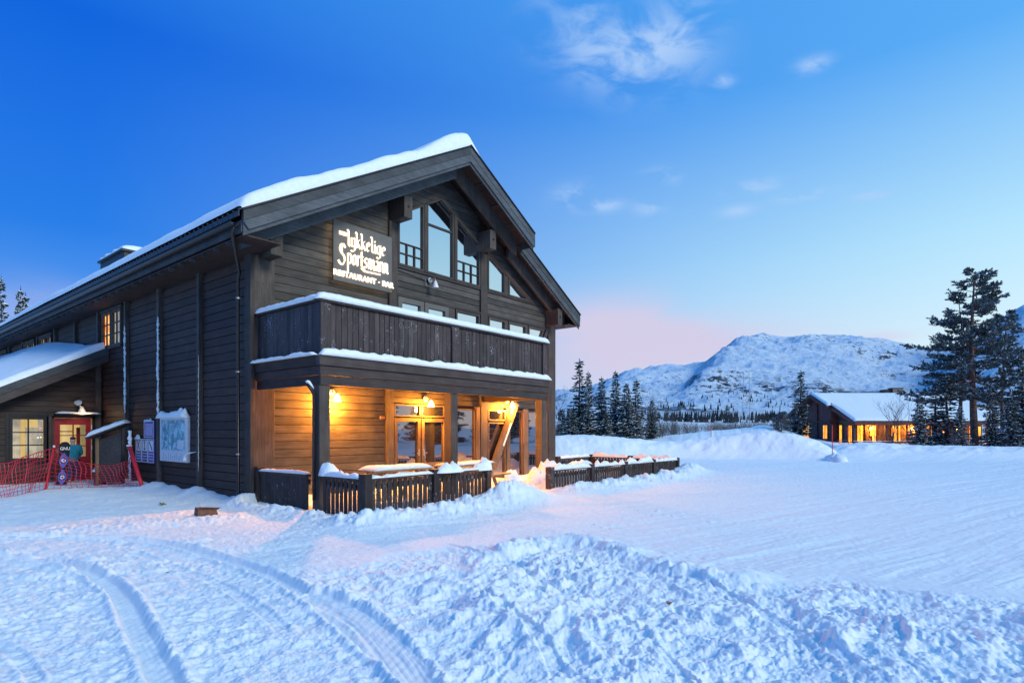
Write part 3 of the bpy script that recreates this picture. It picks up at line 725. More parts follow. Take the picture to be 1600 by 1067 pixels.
# purlins
for x0, zb in ((6.77, 5.66), (10.68, 7.62), (14.32, 7.62), (18.23, 5.66)):
    p = MB().box(x0, x0+.30, 12.50, YF+.05, zb, zb+.62).build('purlin', 'post_wood', lodge, bevel=.008)
    MB().lathe((x0+.15, 12.495, zb+.32), [(0, 0), (.035, 0), (.035, .02), (0, .025)], 8, (0, -1, 0)).build('bolt', 'dark_metal', p)
# roof slabs
YFR, YBK = 11.80, 12.35     # front of the projecting roof and of the set back right eave
EL_, ER, EM = 5.80, 19.55, 15.80
def slab(xa, xb, y0, y1, top, th, m, name):
    mb = MB(); mb.prism([(xa, zt(xa)-top), (xb, zt(xb)-top), (xb, zt(xb)-top-th), (xa, zt(xa)-top-th)], 'y', y0, y1); return mb.build(name, m, lodge)
slab(EL_, XC, YFR+.045, YB+1, 0, .22, 'soffit_wood', 'roof'); slab(XC, EM, YFR+.045, YB+1, 0, .22, 'soffit_wood', 'roof'); slab(EM, ER, YBK+.045, YB+1, 0, .22, 'soffit_wood', 'roof')
# bargeboards: two boards and a drip cap on every run
def barge(xa, xb, yy, name='bargeboard'):
    for o0, o1, yo in ((.03, .25, -.012), (.255, .47, 0)):
        MB().prism([(xa, zt(xa)-o0), (xb, zt(xb)-o0), (xb, zt(xb)-o1), (xa+(.12 if xa < 7 and o1 > .4 else 0), zt(xa+(.12 if xa < 7 and o1 > .4 else 0))-o1)], 'y', yy+yo, yy+.042).build(name, 'barge_wood', lodge)
    MB().prism([(xa-.03, zt(xa-.03 if xa != XC else xa)+.012), (xb, zt(xb)+.012), (xb, zt(xb)-.027), (xa-.03, zt(xa-.03 if xa != XC else xa)-.027)], 'y', yy-.05, yy+.1).build('drip_cap', 'dark_metal', lodge)
barge(EL_, XC, YFR); barge(XC, EM, YFR); barge(EM+.0, ER, YBK)
# inner rafter on the purlins
for xa, xb, yy in ((EL_+.25, XC, 12.42), (XC, EM-.2, 12.42), (EM-.2, ER-.45, 12.78)):
    MB().prism([(xa, zt(xa)-.23), (xb, zt(xb)-.23), (xb, zt(xb)-.80), (xa, zt(xa)-.80)], 'y', yy, yy+.09).build('rafter', 'barge_wood' if xa < 10 else 'post_wood', lodge)
# inner board behind the barge (its lower edge catches the light)
for xa, xb, yy in ((EL_+.02, XC, YFR+.045), (XC, EM, YFR+.045), (EM, ER, YBK+.045)):
    MB().prism([(xa, zt(xa)-.225), (xb, zt(xb)-.225), (xb, zt(xb)-.56), (xa, zt(xa)-.56)], 'y', yy, yy+.04).build('bargeboard', 'barge_wood', lodge)
# end of the projecting roof on the right
MB().prism([(YFR, zt(EM)-.02), (YBK, zt(EM)-.02), (YBK, zt(EM)-.45), (YFR, zt(EM)-.45)], 'x', EM, EM+.04).build('bargeboard', 'post_wood', lodge)
# soffit panels on the visible undersides
for xa0, xb0, y0, y1 in ((XC+.1, EM-.02, YFR+.09, YF+.04), (EM+.02, ER-.02, YBK+.09, YF+.04), (EL_+.05, XC-.1, YFR+.09, YF+.04)):
    n = max(1, round((xb0-xa0)/.72)); wdt = (xb0-xa0)/n
    for i in range(n):
        xa = xa0+wdt*i+.012; xb = xa0+wdt*(i+1)-.012; e = random.uniform(0, .008)
        MB().prism([(xa, zt(xa)-.223-e), (xb, zt(xb)-.223-e), (xb, zt(xb)-.245-e), (xa, zt(xa)-.245-e)], 'y', y0, y1).build('soffit_panel', 'soffit_wood', lodge)
        MB().prism([(xa-.03, zt(xa-.03)-.224), (xa+.01, zt(xa+.01)-.224), (xa+.01, zt(xa+.01)-.29), (xa-.03, zt(xa-.03)-.29)], 'y', y0, y1).build('soffit_batten', 'post_wood', lodge)
# left eave: soffit, fascia, rafter tails, tile ends, gutter
MB().box(EL_+.06, XL+.05, YFR+.1, YB, 5.72, 5.75).build('soffit_panel', 'soffit_wood', lodge)
MB().box(EL_, EL_+.05, YFR+.09, YB+1, 5.78, 6.22).build('fascia', 'barge_wood', lodge)
MB().box(ER-.05, ER, YBK+.09, YB+1, 5.80, 6.20).build('fascia', 'barge_wood', lodge)
MB().box(XR, ER-.05, YBK+.1, YB, 5.74, 5.77).build('soffit_panel', 'soffit_wood', lodge)
b = MB().box(EL_+.04, EL_+.16, 12.60, 12.63, 5.64, 5.719); f = b.build('rafter_tail', 'barge_wood', lodge)
for i in range(1, 50): dupobj(f, (0, .62*i, 0))
mb = MB(); y = YFR
while y < YB+1:
    for k in range(5):
        a0, a1 = math.pi*k/5, math.pi*(k+1)/5
        mb.poly([(EL_-.10, y+.11-.11*math.cos(a0), 6.17+.05*math.sin(a0)), (EL_-.10, y+.11-.11*math.cos(a1), 6.17+.05*math.sin(a1)),
                 (EL_+.35, y+.11-.11*math.cos(a1), 6.17+.255+.05*math.sin(a1)), (EL_+.35, y+.11-.11*math.cos(a0), 6.17+.255+.05*math.sin(a0))], [(0, 1, 2, 3)])
    mb.box(EL_-.10, EL_-.085, y, y+.215, 6.06, 6.17); y += .235
tag(mb.build('roof_tile', 'tile', lodge), kind='stuff')
gu = MB(); K = 8; ys = [YFR+.15, YB+1]
prof = [(EL_-.11+.085*math.cos(math.pi+math.pi*k/K), 5.96+.085*math.sin(math.pi+math.pi*k/K)) for k in range(K+1)]
prof += [(x*1.0+(.012 if x < EL_-.11 else -.012), z+.004) for x, z in reversed(prof)]
gu.prism([(p[0], p[1]) for p in prof], 'y', ys[0], ys[1]); gt = gu.build('gutter', 'dark_metal', lodge)
b = MB().bar((EL_-.19, 12.2, 5.95), (EL_+.0, 12.2, 6.03), .02, .02); f = b.build('bracket', 'grey_metal', gt)
for i in range(1, 40): dupobj(f, (0, .8*i, 0))
dp = MB().tube([(5.69, 12.0, 5.9), (5.72, 12.1, 5.75), (6.40, 13.2, 5.30), (6.44, 13.36, 5.12), (6.44, 13.36, .12), (6.38, 13.2, -.02)], .038, 10).build('downpipe', 'pipe_metal', lodge, smooth=True)
for zz in (1.1, 3.0, 4.7): MB().lathe((6.44, 13.36, zz), [(.05, 0), (.05, .035)], 10).build('pipe_clip', 'grey_metal', dp)
# frozen snow clinging to two posts
for yy, z0, z1, s in ((POSTS[2], 2.1, 4.9, .034), (POSTS[3], 2.2, 4.95, .036), (POSTS[1], .6, 3.6, .007), ):
    n = 60; pts = [(XL-.112+random.uniform(-.008, .008), yy-.09+random.uniform(-.01, .01), z0+(z1-z0)*i/n) for i in range(n+1)]
    MB().tube(pts, [s*random.uniform(.4, 1.25)*(1 if 2 < i < n-1 else .5) for i in range(n+1)], 6).build('ice_streak', 'snow', lodge, smooth=True)
# lit window and the others on the side
wp = MB()
def sidewin(y0, y1, z0, z1, lit, glassm):
    ym = (y0+y1)/2
    for a, b_, l_ in ((y0+.03, ym-.03, 'pale_glow' if lit else None), (ym+.03, y1-.03, lit)):  # glowing backing: curtains and the painted-in sky reflection of the near casement
        window([(a, z0), (b_, z0), (b_, z1), (a, z1)], lodge, axis='x', at_=XL-.02, fw=.07, glassm='clear_glass' if l_ else glassm, framem='frame_wood' if False else 'post_wood',
               muntins=grid(a+.07, b_-.07, z0+.07, z1-.07, 2, 3, False), interior=l_, bars=.03)
    MB().box(XL-.10, XL+.03, y0-.06, y1+.06, z1+.005, z1+.09).build('window_head', 'post_wood', lodge)
    MB().box(XL-.11, XL+.03, y0-.06, y1+.06, z0-.07, z0-.005).build('window_sill', 'post_wood', lodge)
    MB().box(XL-.09, XL+.03, ym-.028, ym+.028, z0, z1).build('mullion', 'post_wood', lodge)
sidewin(21.44, 23.34, 4.42, 5.60, 'room_orange', 'coated_glass')
for y0, y1, z0, z1 in WIN_SIDE[1:]: sidewin(y0, y1, z0, z1, 'room_cream', 'coated_glass')
# roof snow: one lumpy blanket
def roof_snow():
    xs = np.concatenate([np.linspace(EL_-.02, EL_+.5, 12)[:-1], np.linspace(EL_+.5, XC-.6, 60)[:-1], np.linspace(XC-.6, XC+.6, 26)[:-1], np.linspace(XC+.6, EM-.01, 30), np.linspace(EM+.01, ER, 36)])
    v = np.concatenate([np.linspace(0, .012, 8)[:-1], np.linspace(.012, .15, 40)[:-1], np.linspace(.15, 1, 170)])
    Xg, Vg = np.meshgrid(xs, v); ysr = np.where(Xg > EM, YBK+.02, YFR+.01); Yg = ysr+Vg*(YB+.9-ysr)
    roof = ZA-SL*np.sqrt((Xg-XC)**2+0)
    n = fbm(Xg.ravel()*.8, Yg.ravel()*.35+3, 4).reshape(Xg.shape); n2 = fbm(Xg.ravel()*1.1, Yg.ravel()*0+2.2, 3).reshape(Xg.shape)
    left = sstep(XC+.7-Xg, 0, 1.6)
    front = Yg-ysr
    th = left*(.33+.09*n+.05*n2*np.exp(-front/1.5))+(1-left)*(.09+.05*n+.22*sstep(front, .3, 2.5))
    th += .26*np.exp(-((Xg-XC+.35)/.85)**2)          # pillow on the ridge
    th *= np.where(Yg > 26, 1-.35*sstep(Yg, 26, 38), 1)
    e = np.minimum(front/.22, 1); e2 = np.minimum(np.abs(Xg-EL_+.03)/.30, 1); e3 = np.minimum((ER-Xg)/.2, 1)
    th = th*np.sqrt(np.clip(1-(1-e)**2, .0, 1))*np.sqrt(np.clip(1-(1-e2)**2, 0, 1))*np.sqrt(np.clip(1-(1-e3)**2, 0, 1))
    lean = np.where(e < 1, (1-e)*.0, 0)
    Z = roof+.014+np.maximum(th, .0)
    m, k = Xg.shape; i = np.arange(m-1)[:, None]; j = np.arange(k-1)[None, :]
    F = np.stack([i*k+j, i*k+j+1, (i+1)*k+j+1, (i+1)*k+j], -1).reshape(-1, 4)
    o = npmesh('roof_snow', np.stack([Xg.ravel(), Yg.ravel(), Z.ravel()], 1), F, 'roof_snow_mat')
    tag(o, 'deep white snow blanket on the gable roof of the large dark lodge', 'snow', kind='stuff')
roof_snow()
# chimney box on the left slope
ch = MB().box(7.9, 9.1, 25.5, 28.2, 7.2, 8.52).build('chimney', 'dark_metal', lodge, bevel=.02)
MB().box(7.82, 9.18, 25.42, 28.28, 8.50, 8.58).build('cap', 'dark_metal', ch)
snow_cap('snow_cap', [(8.5, 25.4, 8.58), (8.5, 28.25, 8.58)], 1.35, .24, 'roof_snow_mat', 3, .1, label='snow cushion on top of the roof vent box')

# ------------------------------------------------------------ balcony
BY = 10.47; BX0, BX1 = 6.72, 14.66
bal = MB(); bal.box(BX0+.05, BX1-.05, BY+.04, YF-.07, 2.99, 3.19); bal = bal.build('balcony', 'soffit_wood', lodge)
wc = MB(); wc.box(BX0+.1, BX1-.1, BY+.05, YF-.07, 2.80, 2.83); 
nceil = 12
for i in range(nceil):
    x0 = BX0+.1+i*(BX1-BX0-.2)/nceil
    MB().box(x0+.004, x0+(BX1-BX0-.2)/nceil-.004, BY+.06, YF-.075, 2.80+random.uniform(0, .004), 2.83).build('ceiling_board', 'frame_wood', bal)
for k, (z0, z1, e) in enumerate(((2.60, 2.80, 0), (2.805, 2.99, .03), (2.995, 3.20, .075))):
    MB().box(BX0-e, BX1+e*.3, BY-.03-e, BY+.03, z0, z1).build('edge_beam', 'beam_wood', bal, bevel=.006)
    MB().box(BX0-e, BX0+.045, BY+.031, YF-.07, z0, z1).build('edge_beam', 'siding_side_shaded', bal, bevel=.006)
    MB().box(BX1-.045, BX1+e*.3, BY+.031, YF-.07, z0, z1).build('edge_beam', 'siding_side_shaded', bal, bevel=.006)
for z_, e in ((2.80, .03), (2.99, .075)):
    pass
RB, RT = 3.24, 4.30
posts = [(6.72, 6.97), (10.50, 10.74), (14.42, 14.66)]
for x0, x1 in posts:
    MB().box(x0, x1, BY-.035, BY+.20, RB-.04, RT+.0).build('railing_post', 'slat_wood', bal, bevel=.008)
    MB().box(x0-.01, x1-.01, BY-.0, BY+.26, -.35, 2.598).build('post', 'post_wood', bal, bevel=.008)
MB().box(BX0-.04, BX1+.02, BY-.06, BY+.16, RT+.002, RT+.05).build('handrail', 'rail_wood', bal, bevel=.006)
MB().box(BX0-.04, BX0+.16, BY+.161, YF-.07, RT+.002, RT+.05).build('handrail', 'rail_wood', bal, bevel=.006)
MB().box(BX1-.16, BX1+.02, BY+.161, YF-.07, RT+.002, RT+.05).build('handrail', 'rail_wood', bal, bevel=.006)
b = MB().box(0, .127, 0, .022, RB, RT-.004); b.v = [(x+6.975, y+BY+.012, z) for x, y, z in b.v]; f = b.build('slat', 'slat_wood', bal, bevel=.004)
for a, b_ in ((6.975, 10.495), (10.745, 14.415)):
    n = round((b_-a)/.141); st = (b_-a)/n
    for i in range(n):
        if a < 7 and i == 0: continue
        dupobj(f, (a+st*i-6.975, random.uniform(0, .006), random.uniform(-.008, .004)))
b = MB().box(BX0+.02, BX0+.042, BY+.205, BY+.205+.134, RB, RT-.004); f = b.build('slat', 'slat_wood', bal, bevel=.004)
n = 17; st = (YF-.07-BY-.21)/n
for i in range(1, n): dupobj(f, (random.uniform(0, .005), st*i, 0)); 
f2 = dupobj(f, (BX1-BX0-.07, 0, 0))
for i in range(1, n): dupobj(f2, (0, st*i, 0))
MB().box(6.98, 14.41, BY+.04, BY+.08, 3.32, 3.42).build('rail', 'slat_wood', bal); MB().box(6.98, 14.41, BY+.04, BY+.08, 4.12, 4.22).build('rail', 'slat_wood', bal)
snow_cap('snow_cap', [(6.74, 13.0, 4.35), (6.74, 10.5, 4.35)], .20, .12, seed=1, lump=.25, label='tapering snow strip on the side handrail of the balcony')
snow_cap('snow_cap', [(6.62, 10.49, 4.35), (14.70, 10.49, 4.35)], .25, .16, seed=2, lump=.10, label='long even snow strip on the front handrail of the balcony')
snow_cap('snow_cap', [(6.60, 13.0, 3.2), (6.60, 10.45, 3.2)], .15, .07, seed=4, lump=.5, label='thin snow on the side ledge under the balcony boards')
snow_cap('snow_cap', [(6.66, 10.375, 3.2), (10.45, 10.375, 3.2), (14.70, 10.375, 3.2)], .15, .16, seed=5, lump=.35, label='snow drift along the front ledge under the balcony boards')
MB().tube([(6.52, 10.62, 2.62), (6.60, 10.58, 2.50), (6.655, 10.58, 2.40), (6.655, 10.58, .25)], .034, 8).build('downpipe', 'pipe_metal', bal, smooth=True)
snow_cap('snow_cap', [(6.50, 10.62, 2.66), (6.64, 10.58, 2.52)], .11, .10, seed=6, lump=.2, label='small lump of snow on the porch downpipe elbow')

# ------------------------------------------------------------ porch and wall lamps
def wall_lamp(x, z, label, lit=True, y=YF, power=60, k=.30):
    t = thing('wall_lamp', label, 'lamp', (x, y-.05, z), 'bell shaped lamps on the lodge front')
    MB().lathe((x, y-.05, z+.16), [(.0, 0), (.085, 0), (.085, .025), (0, .035)], 16, (0, -1, 0)).build('wall_plate', 'grey_metal' if not lit else 'white_enamel', t, smooth=False)
    MB().tube([(x, y-.08, z+.16), (x, y-.18, z+.22), (x, y-.27, z+.20), (x, y-k, z+.12)], .012, 6).build('arm', 'grey_metal', t, smooth=True)
    if lit:
        MB().lathe((x, y-k, z), [(.095, -.075), (.088, -.02), (.06, .06), (.03, .10), (0, .12)], 16).build('lamp_shade', 'bulb_glow', t, smooth=True)
        l = bpy.data.lights.new('porch_light', 'POINT'); l.energy = power; l.color = (1, .31, .025); l.shadow_soft_size = .07
        o = bpy.data.objects.new('porch_light', l); o.location = (0, -k+.05, -.16); col.objects.link(o); o.parent = t
    else:
        MB().lathe((x, y-k, z), [(.10, -.11), (.085, -.04), (.05, .06), (.03, .10), (0, .12)], 16).build('lamp_shade', 'white_enamel', t, smooth=True)
    return t
PW = 800
wall_lamp(8.72, 2.48, 'lit bell lamp on the plank wall left of the glass doors', power=PW)
wall_lamp(11.97, 2.44, 'lit bell lamp above the double glass doors', power=PW)
wall_lamp(15.85, 2.52, 'lit bell lamp by the top of the slanted brace', power=PW)
wall_lamp(12.15, 6.06, 'unlit white bell lamp on the upper wall above the balcony', lit=False)
MB().tube([(10.95, YF-.06, 6.30), (11.95, YF-.06, 6.22), (11.99, YF-.07, 6.02), (12.13, YF-.06, 6.0)], .015, 5).build('cable_pipe', 'grey_metal', lodge)

# ------------------------------------------------------------ illuminated sign
SX0, SX1, SZ0, SZ1 = 8.67, 10.57, 5.52, 7.08; SY = YF-.20
sg_ = thing('restaurant_sign', 'square grey sign with glowing white lettering on the lodge front', 'sign', (8.67, SY, 5.52))
MB().box(SX0, SX1, SY, SY+.05, SZ0, SZ1).build('panel', 'sign_panel', sg_, bevel=.006)
mb = MB()
for x0, x1, z0, z1 in ((SX0+.08, SX1-.08, SZ0+.06, SZ0+.10), (SX0+.08, SX1-.08, SZ1-.10, SZ1-.06), (SX0+.04, SX0+.08, SZ0+.1, SZ1-.1), (SX1-.08, SX1-.04, SZ0+.1, SZ1-.1)): mb.box(x0, x1, SY+.06, SY+.08, z0, z1)
mb.build('light_strip', 'strip_glow', sg_)
mb = MB()
for x in (SX0+.2, SX1-.25):
    for z_ in (SZ0+.2, SZ1-.2): mb.box(x, x+.05, SY+.05, YF+.01, z_, z_+.05)
mb.build('bracket', 'dark_metal', sg_)
# broad-nib blackletter strokes: unit cell 1 high (x-height), pen held at 40 degrees
G = {
 'l': (.42, [[(.05, 1.75), (.2, 1.6), (.2, .12), (.38, -.02)]]),
 'y': (.62, [[(.0, .9), (.12, .98), (.12, .15), (.3, 0), (.5, .15)], [(.38, 1.02), (.5, .9), (.5, -.35), (.3, -.55), (.05, -.45)]]),
 'k': (.62, [[(.0, 1.75), (.12, 1.6), (.12, -.02)], [(.12, .55), (.45, 1.0)], [(.2, .6), (.42, .2), (.56, -.02)]]),
 'e': (.56, [[(.45, .12), (.28, -.02), (.1, .15), (.1, .85), (.28, 1.0), (.45, .85), (.42, .62), (.12, .42)]]),
 'i': (.34, [[(.03, .9), (.14, 1.0), (.14, .1), (.28, 0)], [(.1, 1.35), (.18, 1.27)]]),
 'g': (.62, [[(.46, .9), (.28, 1.0), (.1, .85), (.1, .15), (.28, 0), (.46, .15)], [(.52, 1.03), (.48, .9), (.48, -.35), (.28, -.55), (.02, -.42)]]),
 'p': (.62, [[(.0, .92), (.12, 1.0), (.12, -.75)], [(.12, .85), (.32, 1.0), (.5, .85), (.5, .15), (.32, 0), (.12, .12)]]),
 'o': (.58, [[(.28, 1.0), (.1, .85), (.1, .15), (.28, 0), (.46, .15), (.46, .85), (.28, 1.0)]]),
 'r': (.46, [[(.0, .92), (.12, 1.0), (.12, -.02)], [(.12, .82), (.3, 1.0), (.42, .85)]]),
 't': (.46, [[(.16, 1.5), (.16, .1), (.32, -.02)], [(.0, .98), (.38, .98)]]),
 's': (.52, [[(.42, .9), (.25, 1.0), (.08, .82), (.1, .62), (.4, .4), (.42, .18), (.25, 0), (.05, .1)]]),
 'm': (.90, [[(.0, .92), (.12, 1.0), (.12, -.02)], [(.12, .85), (.3, 1.0), (.44, .88), (.44, -.02)], [(.44, .85), (.62, 1.0), (.76, .88), (.76, .1), (.88, -.02)]]),
 'a': (.60, [[(.08, .85), (.26, 1.0), (.46, .85), (.46, .12), (.58, -.02)], [(.46, .58), (.12, .42), (.1, .15), (.26, 0), (.46, .18)]]),
 'n': (.62, [[(.0, .92), (.12, 1.0), (.12, -.02)], [(.12, .85), (.32, 1.0), (.48, .88), (.48, .1), (.6, -.02)]]),
 'S': (.92, [[(.72, 1.45), (.5, 1.75), (.18, 1.7), (.06, 1.3), (.2, .95), (.6, .6), (.66, .2), (.42, -.25), (.1, -.2), (-.12, .1)], [(.3, 1.5), (.3, .85)]]),
}
def strokes(text, x, z, sc, wid, nib, ysurf, thick, mb, wmul=1.0):
    nx, nz = nib*math.cos(R(38))*wmul, nib*math.sin(R(38))*wmul
    for ch_ in text:
        w_, sts = G[ch_]
        for st in sts:
            for (ax, az_), (bx, bz) in zip(st[:-1], st[1:]):
                p = [(x+ax*wid, z+az_*sc), (x+bx*wid, z+bz*sc)]
                hexa = [(p[0][0]-nx, p[0][1]-nz), (p[0][0]+nx, p[0][1]+nz), (p[1][0]+nx, p[1][1]+nz), (p[1][0]-nx, p[1][1]-nz)]
                mb.prism(hexa, 'y', ysurf-thick, ysurf)
        x += w_*wid
    return x
def textparts(body, x, z, size, ysurf, name, mname, parent, step, **k):
    for i, ch_ in enumerate(body): textmesh(ch_, x+(i-(len(body)-1)/2)*step, z, size, ysurf, name, mname, parent, **k)
def textmesh(body, x, z, size, ysurf, name, mname, parent, off=0.0, ext=.008, sxx=1.0, bold=0.0):
    cu = bpy.data.curves.new(name, 'FONT'); cu.body = body; cu.size = size; cu.extrude = ext; cu.offset = bold; cu.align_x = 'CENTER'; cu.space_character = 1.12
    o = bpy.data.objects.new(name+'_curve', cu); me = bpy.data.meshes.new_from_object(o); bpy.data.objects.remove(o)
    og = origin(parent)
    me.transform(Matrix.Translation((x-og.x, ysurf-og.y, z-og.z)) @ Matrix.Rotation(R(90), 4, 'X') @ Matrix.Scale(sxx, 4, (1, 0, 0)))
    me.materials.append(M[mname]); q = bpy.data.objects.new(name, me); col.objects.link(q); q.parent = parent; return q
def lettering(faces, mname, wm, ys, th):
    mb = MB()
    strokes('lykkelige', 8.67+.40, 6.50, .235, .265, .021, ys, th, mb, wm)
    strokes('Sportsmann', 8.67+.17, 6.03, .27, .252, .023, ys, th, mb, wm)
    mb.prism([(9.50, 5.98), (9.62, 5.91), (10.15, 5.93), (10.15, 5.96), (9.66, 5.95), (9.54, 6.02)], 'y', ys-th, ys)
    mb.build(faces, mname, sg_)
lettering('letter_backlight', 'letter_glow', 1.25, SY-.012, .006)
lettering('lettering', 'letter_face', .55, SY-.030, .008)
textparts('DEN', 8.67+.28, 6.74, .10, SY-.03, 'letter', 'letter_face', sg_, .078, bold=.004); textmesh('DEN', 8.67+.28, 6.74, .10, SY-.014, 'letter_backlight', 'letter_glow', sg_, bold=.014, ext=.003)
textmesh('RESTAURANT · BAR', 8.67+.96, 5.66, .20, SY-.03, 'lettering', 'letter_face', sg_, bold=.004); textmesh('RESTAURANT · BAR', 8.67+.96, 5.66, .20, SY-.014, 'letter_backlight', 'letter_glow', sg_, bold=.007, ext=.003)

# ------------------------------------------------------------ terrace fences
def fence(a, b, nposts, topa, topb, label, slat=.112, gap=.034, posts=True, capseed=0, cap=True, caph=.10, lump=.6, first=True, last=True, group='low slatted fences round the porch terrace'):
    a = Vector(a).to_3d(); b = Vector(b).to_3d(); d = (b-a); L = d.length; d.normalize(); sd = Vector((d.y, -d.x, 0))
    t = thing('terrace_fence', label, 'fence', (a.x, a.y, 0), group)
    def P(s, off, z): p = a+d*s+sd*off; return (p.x, p.y, z)
    top = lambda s: topa+(topb-topa)*s/L
    def bx(s0, s1, o0, o1, z0, z1a, z1b=None):
        z1b = z1a if z1b is None else z1b
        return MB().poly([P(s0, o0, z0), P(s1, o0, z0), P(s1, o1, z0), P(s0, o1, z0), P(s0, o0, z1a), P(s1, o0, z1b), P(s1, o1, z1b), P(s0, o1, z1a)],
                         [(0, 3, 2, 1), (4, 5, 6, 7), (0, 1, 5, 4), (1, 2, 6, 5), (2, 3, 7, 6), (3, 0, 4, 7)])
    ps = [L*i/(nposts-1) for i in range(nposts)]
    for i, s in enumerate(ps):
        if (i == 0 and not first) or (i == nposts-1 and not last): continue
        bx(s-.09, s+.09, -.10, .08, -.4, top(s)+.07).build('post', 'fence_wood', t, bevel=.008)
    for i in range(nposts-1):
        s0, s1 = ps[i]+.093, ps[i+1]-.093
        bx(s0, s1, -.055, .065, top(s0)-.06, top(s0)-.015, top(s1)-.015).build('handrail', 'rail_wood', t)
        bx(s0, s1, -.045, -.005, top(s0)-.22, top(s0)-.12, top(s1)-.12).build('rail', 'rail_wood', t)
        n = max(1, round((s1-s0)/(slat+gap))); st = (s1-s0)/n; g_ = st-slat
        f = bx(s0+g_/2, s0+g_/2+slat, 0, .022, -.3, top(s0)-.062).build('slat', 'fence_wood', t, bevel=.004)
        for k in range(1, n):
            v = d*(st*k); c = dupobj(f, (v.x, v.y, (topb-topa)*st*k/L+random.uniform(-.006, .002)))
    if cap:
        for i in range(nposts-1):
            s0, s1 = ps[i]+.095, ps[i+1]-.095
            snow_cap('snow_cap', [P(s0, 0, top(s0)-.018), P(s1, 0, top(s1)-.018)], .15, caph, seed=capseed+i*.37, lump=lump, label='lumpy snow on the handrail of the '+label+('' if nposts == 2 else ', '+['first', 'second', 'third', 'fourth'][i]+' bay from the left'))
    return t
fence((6.72, 12.92), (6.72, 10.78), 2, .76, .78, 'left side fence between the house corner and the porch post', gap=.006, first=True, last=False, capseed=11, caph=.06)
fence((6.70, 10.40), (6.62, 8.85), 2, .78, .79, 'short side fence from the porch post to the frosted corner post', first=False, last=False, capseed=12, caph=.09)
fence((6.60, 8.80), (10.47, 9.25), 3, .80, .76, 'front slatted fence left of the porch opening', capseed=13, caph=.055, lump=.9)
fence((12.86, 9.07), (21.45, 9.15), 5, .60, .52, 'front slatted fence right of the porch opening', capseed=14, caph=.13, lump=1.2, slat=.10, gap=.04)
fence((21.45, 9.25), (21.45, 13.0), 3, .54, .54, 'end fence at the far right of the terrace', capseed=15, first=False, caph=.16)
fence((18.95, 13.0), (21.38, 13.0), 2, .54, .54, 'back fence running from the right house corner', capseed=16, last=False, caph=.12)
snow_heap((8.84+.1, 8.98, .76), .42, .17, .18, 'rounded snow lump by the middle post of the front fence', 3)
snow_heap((6.80, 10.25, .76), .2, .25, .24, 'snow lump on the fence beside the porch corner post', 8)
snow_heap((10.3, 9.23, .72), .30, .16, .26, 'snow lump on the last post of the front fence', 5)
# frosted patches on the corner post of the fence
# terrace heaps
for i, (x, y, rx, ry, rz) in enumerate(((14.3, 10.2, .75, .6, .62), (16.4, 10.4, 1.3, .7, .55), (19.2, 10.3, 1.0, .6, .40), (13.4, 10.9, .4, .4, .40))):
    snow_heap((x, y, 0), rx, ry, rz, ['big lamp lit snow heap just right of the porch opening', 'long snow heap behind the right fence', 'low snow heap near the end of the right fence', 'small snow heap beside the porch steps'][i], 20+i)

# picnic tables
def picnic(x, y, rot, label, sc=.12, ln=1.8):
    t = thing('picnic_table', label, 'table', (x, y, 0), 'wooden picnic tables on the porch terrace')
    ca, sa = math.cos(rot), math.sin(rot)
    def tr(mb):
        mb.v = [(x+a*ca-b*sa, y+a*sa+b*ca, z) for a, b, z in mb.v]; return mb
    z0 = .02
    for i in range(5):
        tr(MB().box(-ln/2, ln/2, -.36+i*.145, -.36+i*.145+.135, z0+.70, z0+.74)).build('table_board', 'table_wood', t, bevel=.004)
    for s in (-1, 1):
        for i in (0, 1):
            o0 = s*.68-.14+i*.145; tr(MB().box(-ln/2, ln/2, o0, o0+.135, z0+.42, z0+.46)).build('bench_board', 'table_wood', t, bevel=.004)
    for e in (-1, 1):
        tr(MB().bar((e*(ln/2-.25), -.60, z0-.1), (e*(ln/2-.25), -.22, z0+.70), .045, .09)).build('leg', 'table_wood', t)
        tr(MB().bar((e*(ln/2-.25), .60, z0-.1), (e*(ln/2-.25), .22, z0+.70), .045, .09)).build('leg', 'table_wood', t)
        tr(MB().box(e*(ln/2-.25)-.06, e*(ln/2-.25)-.02, -.78, .78, z0+.33, z0+.42)).build('brace', 'table_wood', t)
    p = [(x+a*ca-b*sa, y+a*sa+b*ca, z0+.74) for a, b in ((-ln/2+.02, 0), (ln/2-.02, 0))]
    if sc: snow_cap('snow_cap', p, .68, sc, seed=x, lump=.3, label='flat snow cushion on the '+label)
picnic(11.5, 10.9, R(8), 'wooden picnic table seen through the porch opening', .05, 2.0)
picnic(9.0, 10.8, R(0), 'snow covered picnic table behind the front slatted fence', .10)

# ============================================================ ANNEX
AY = 23.5
ann = thing('entrance_annex', 'low dark timber side building with red door and snowy lean-to roof', 'building', (3.0, AY, 0))
def za(x): return 4.15+.54*(x-6.64)     # underside of its roof at the front
AX0 = .6
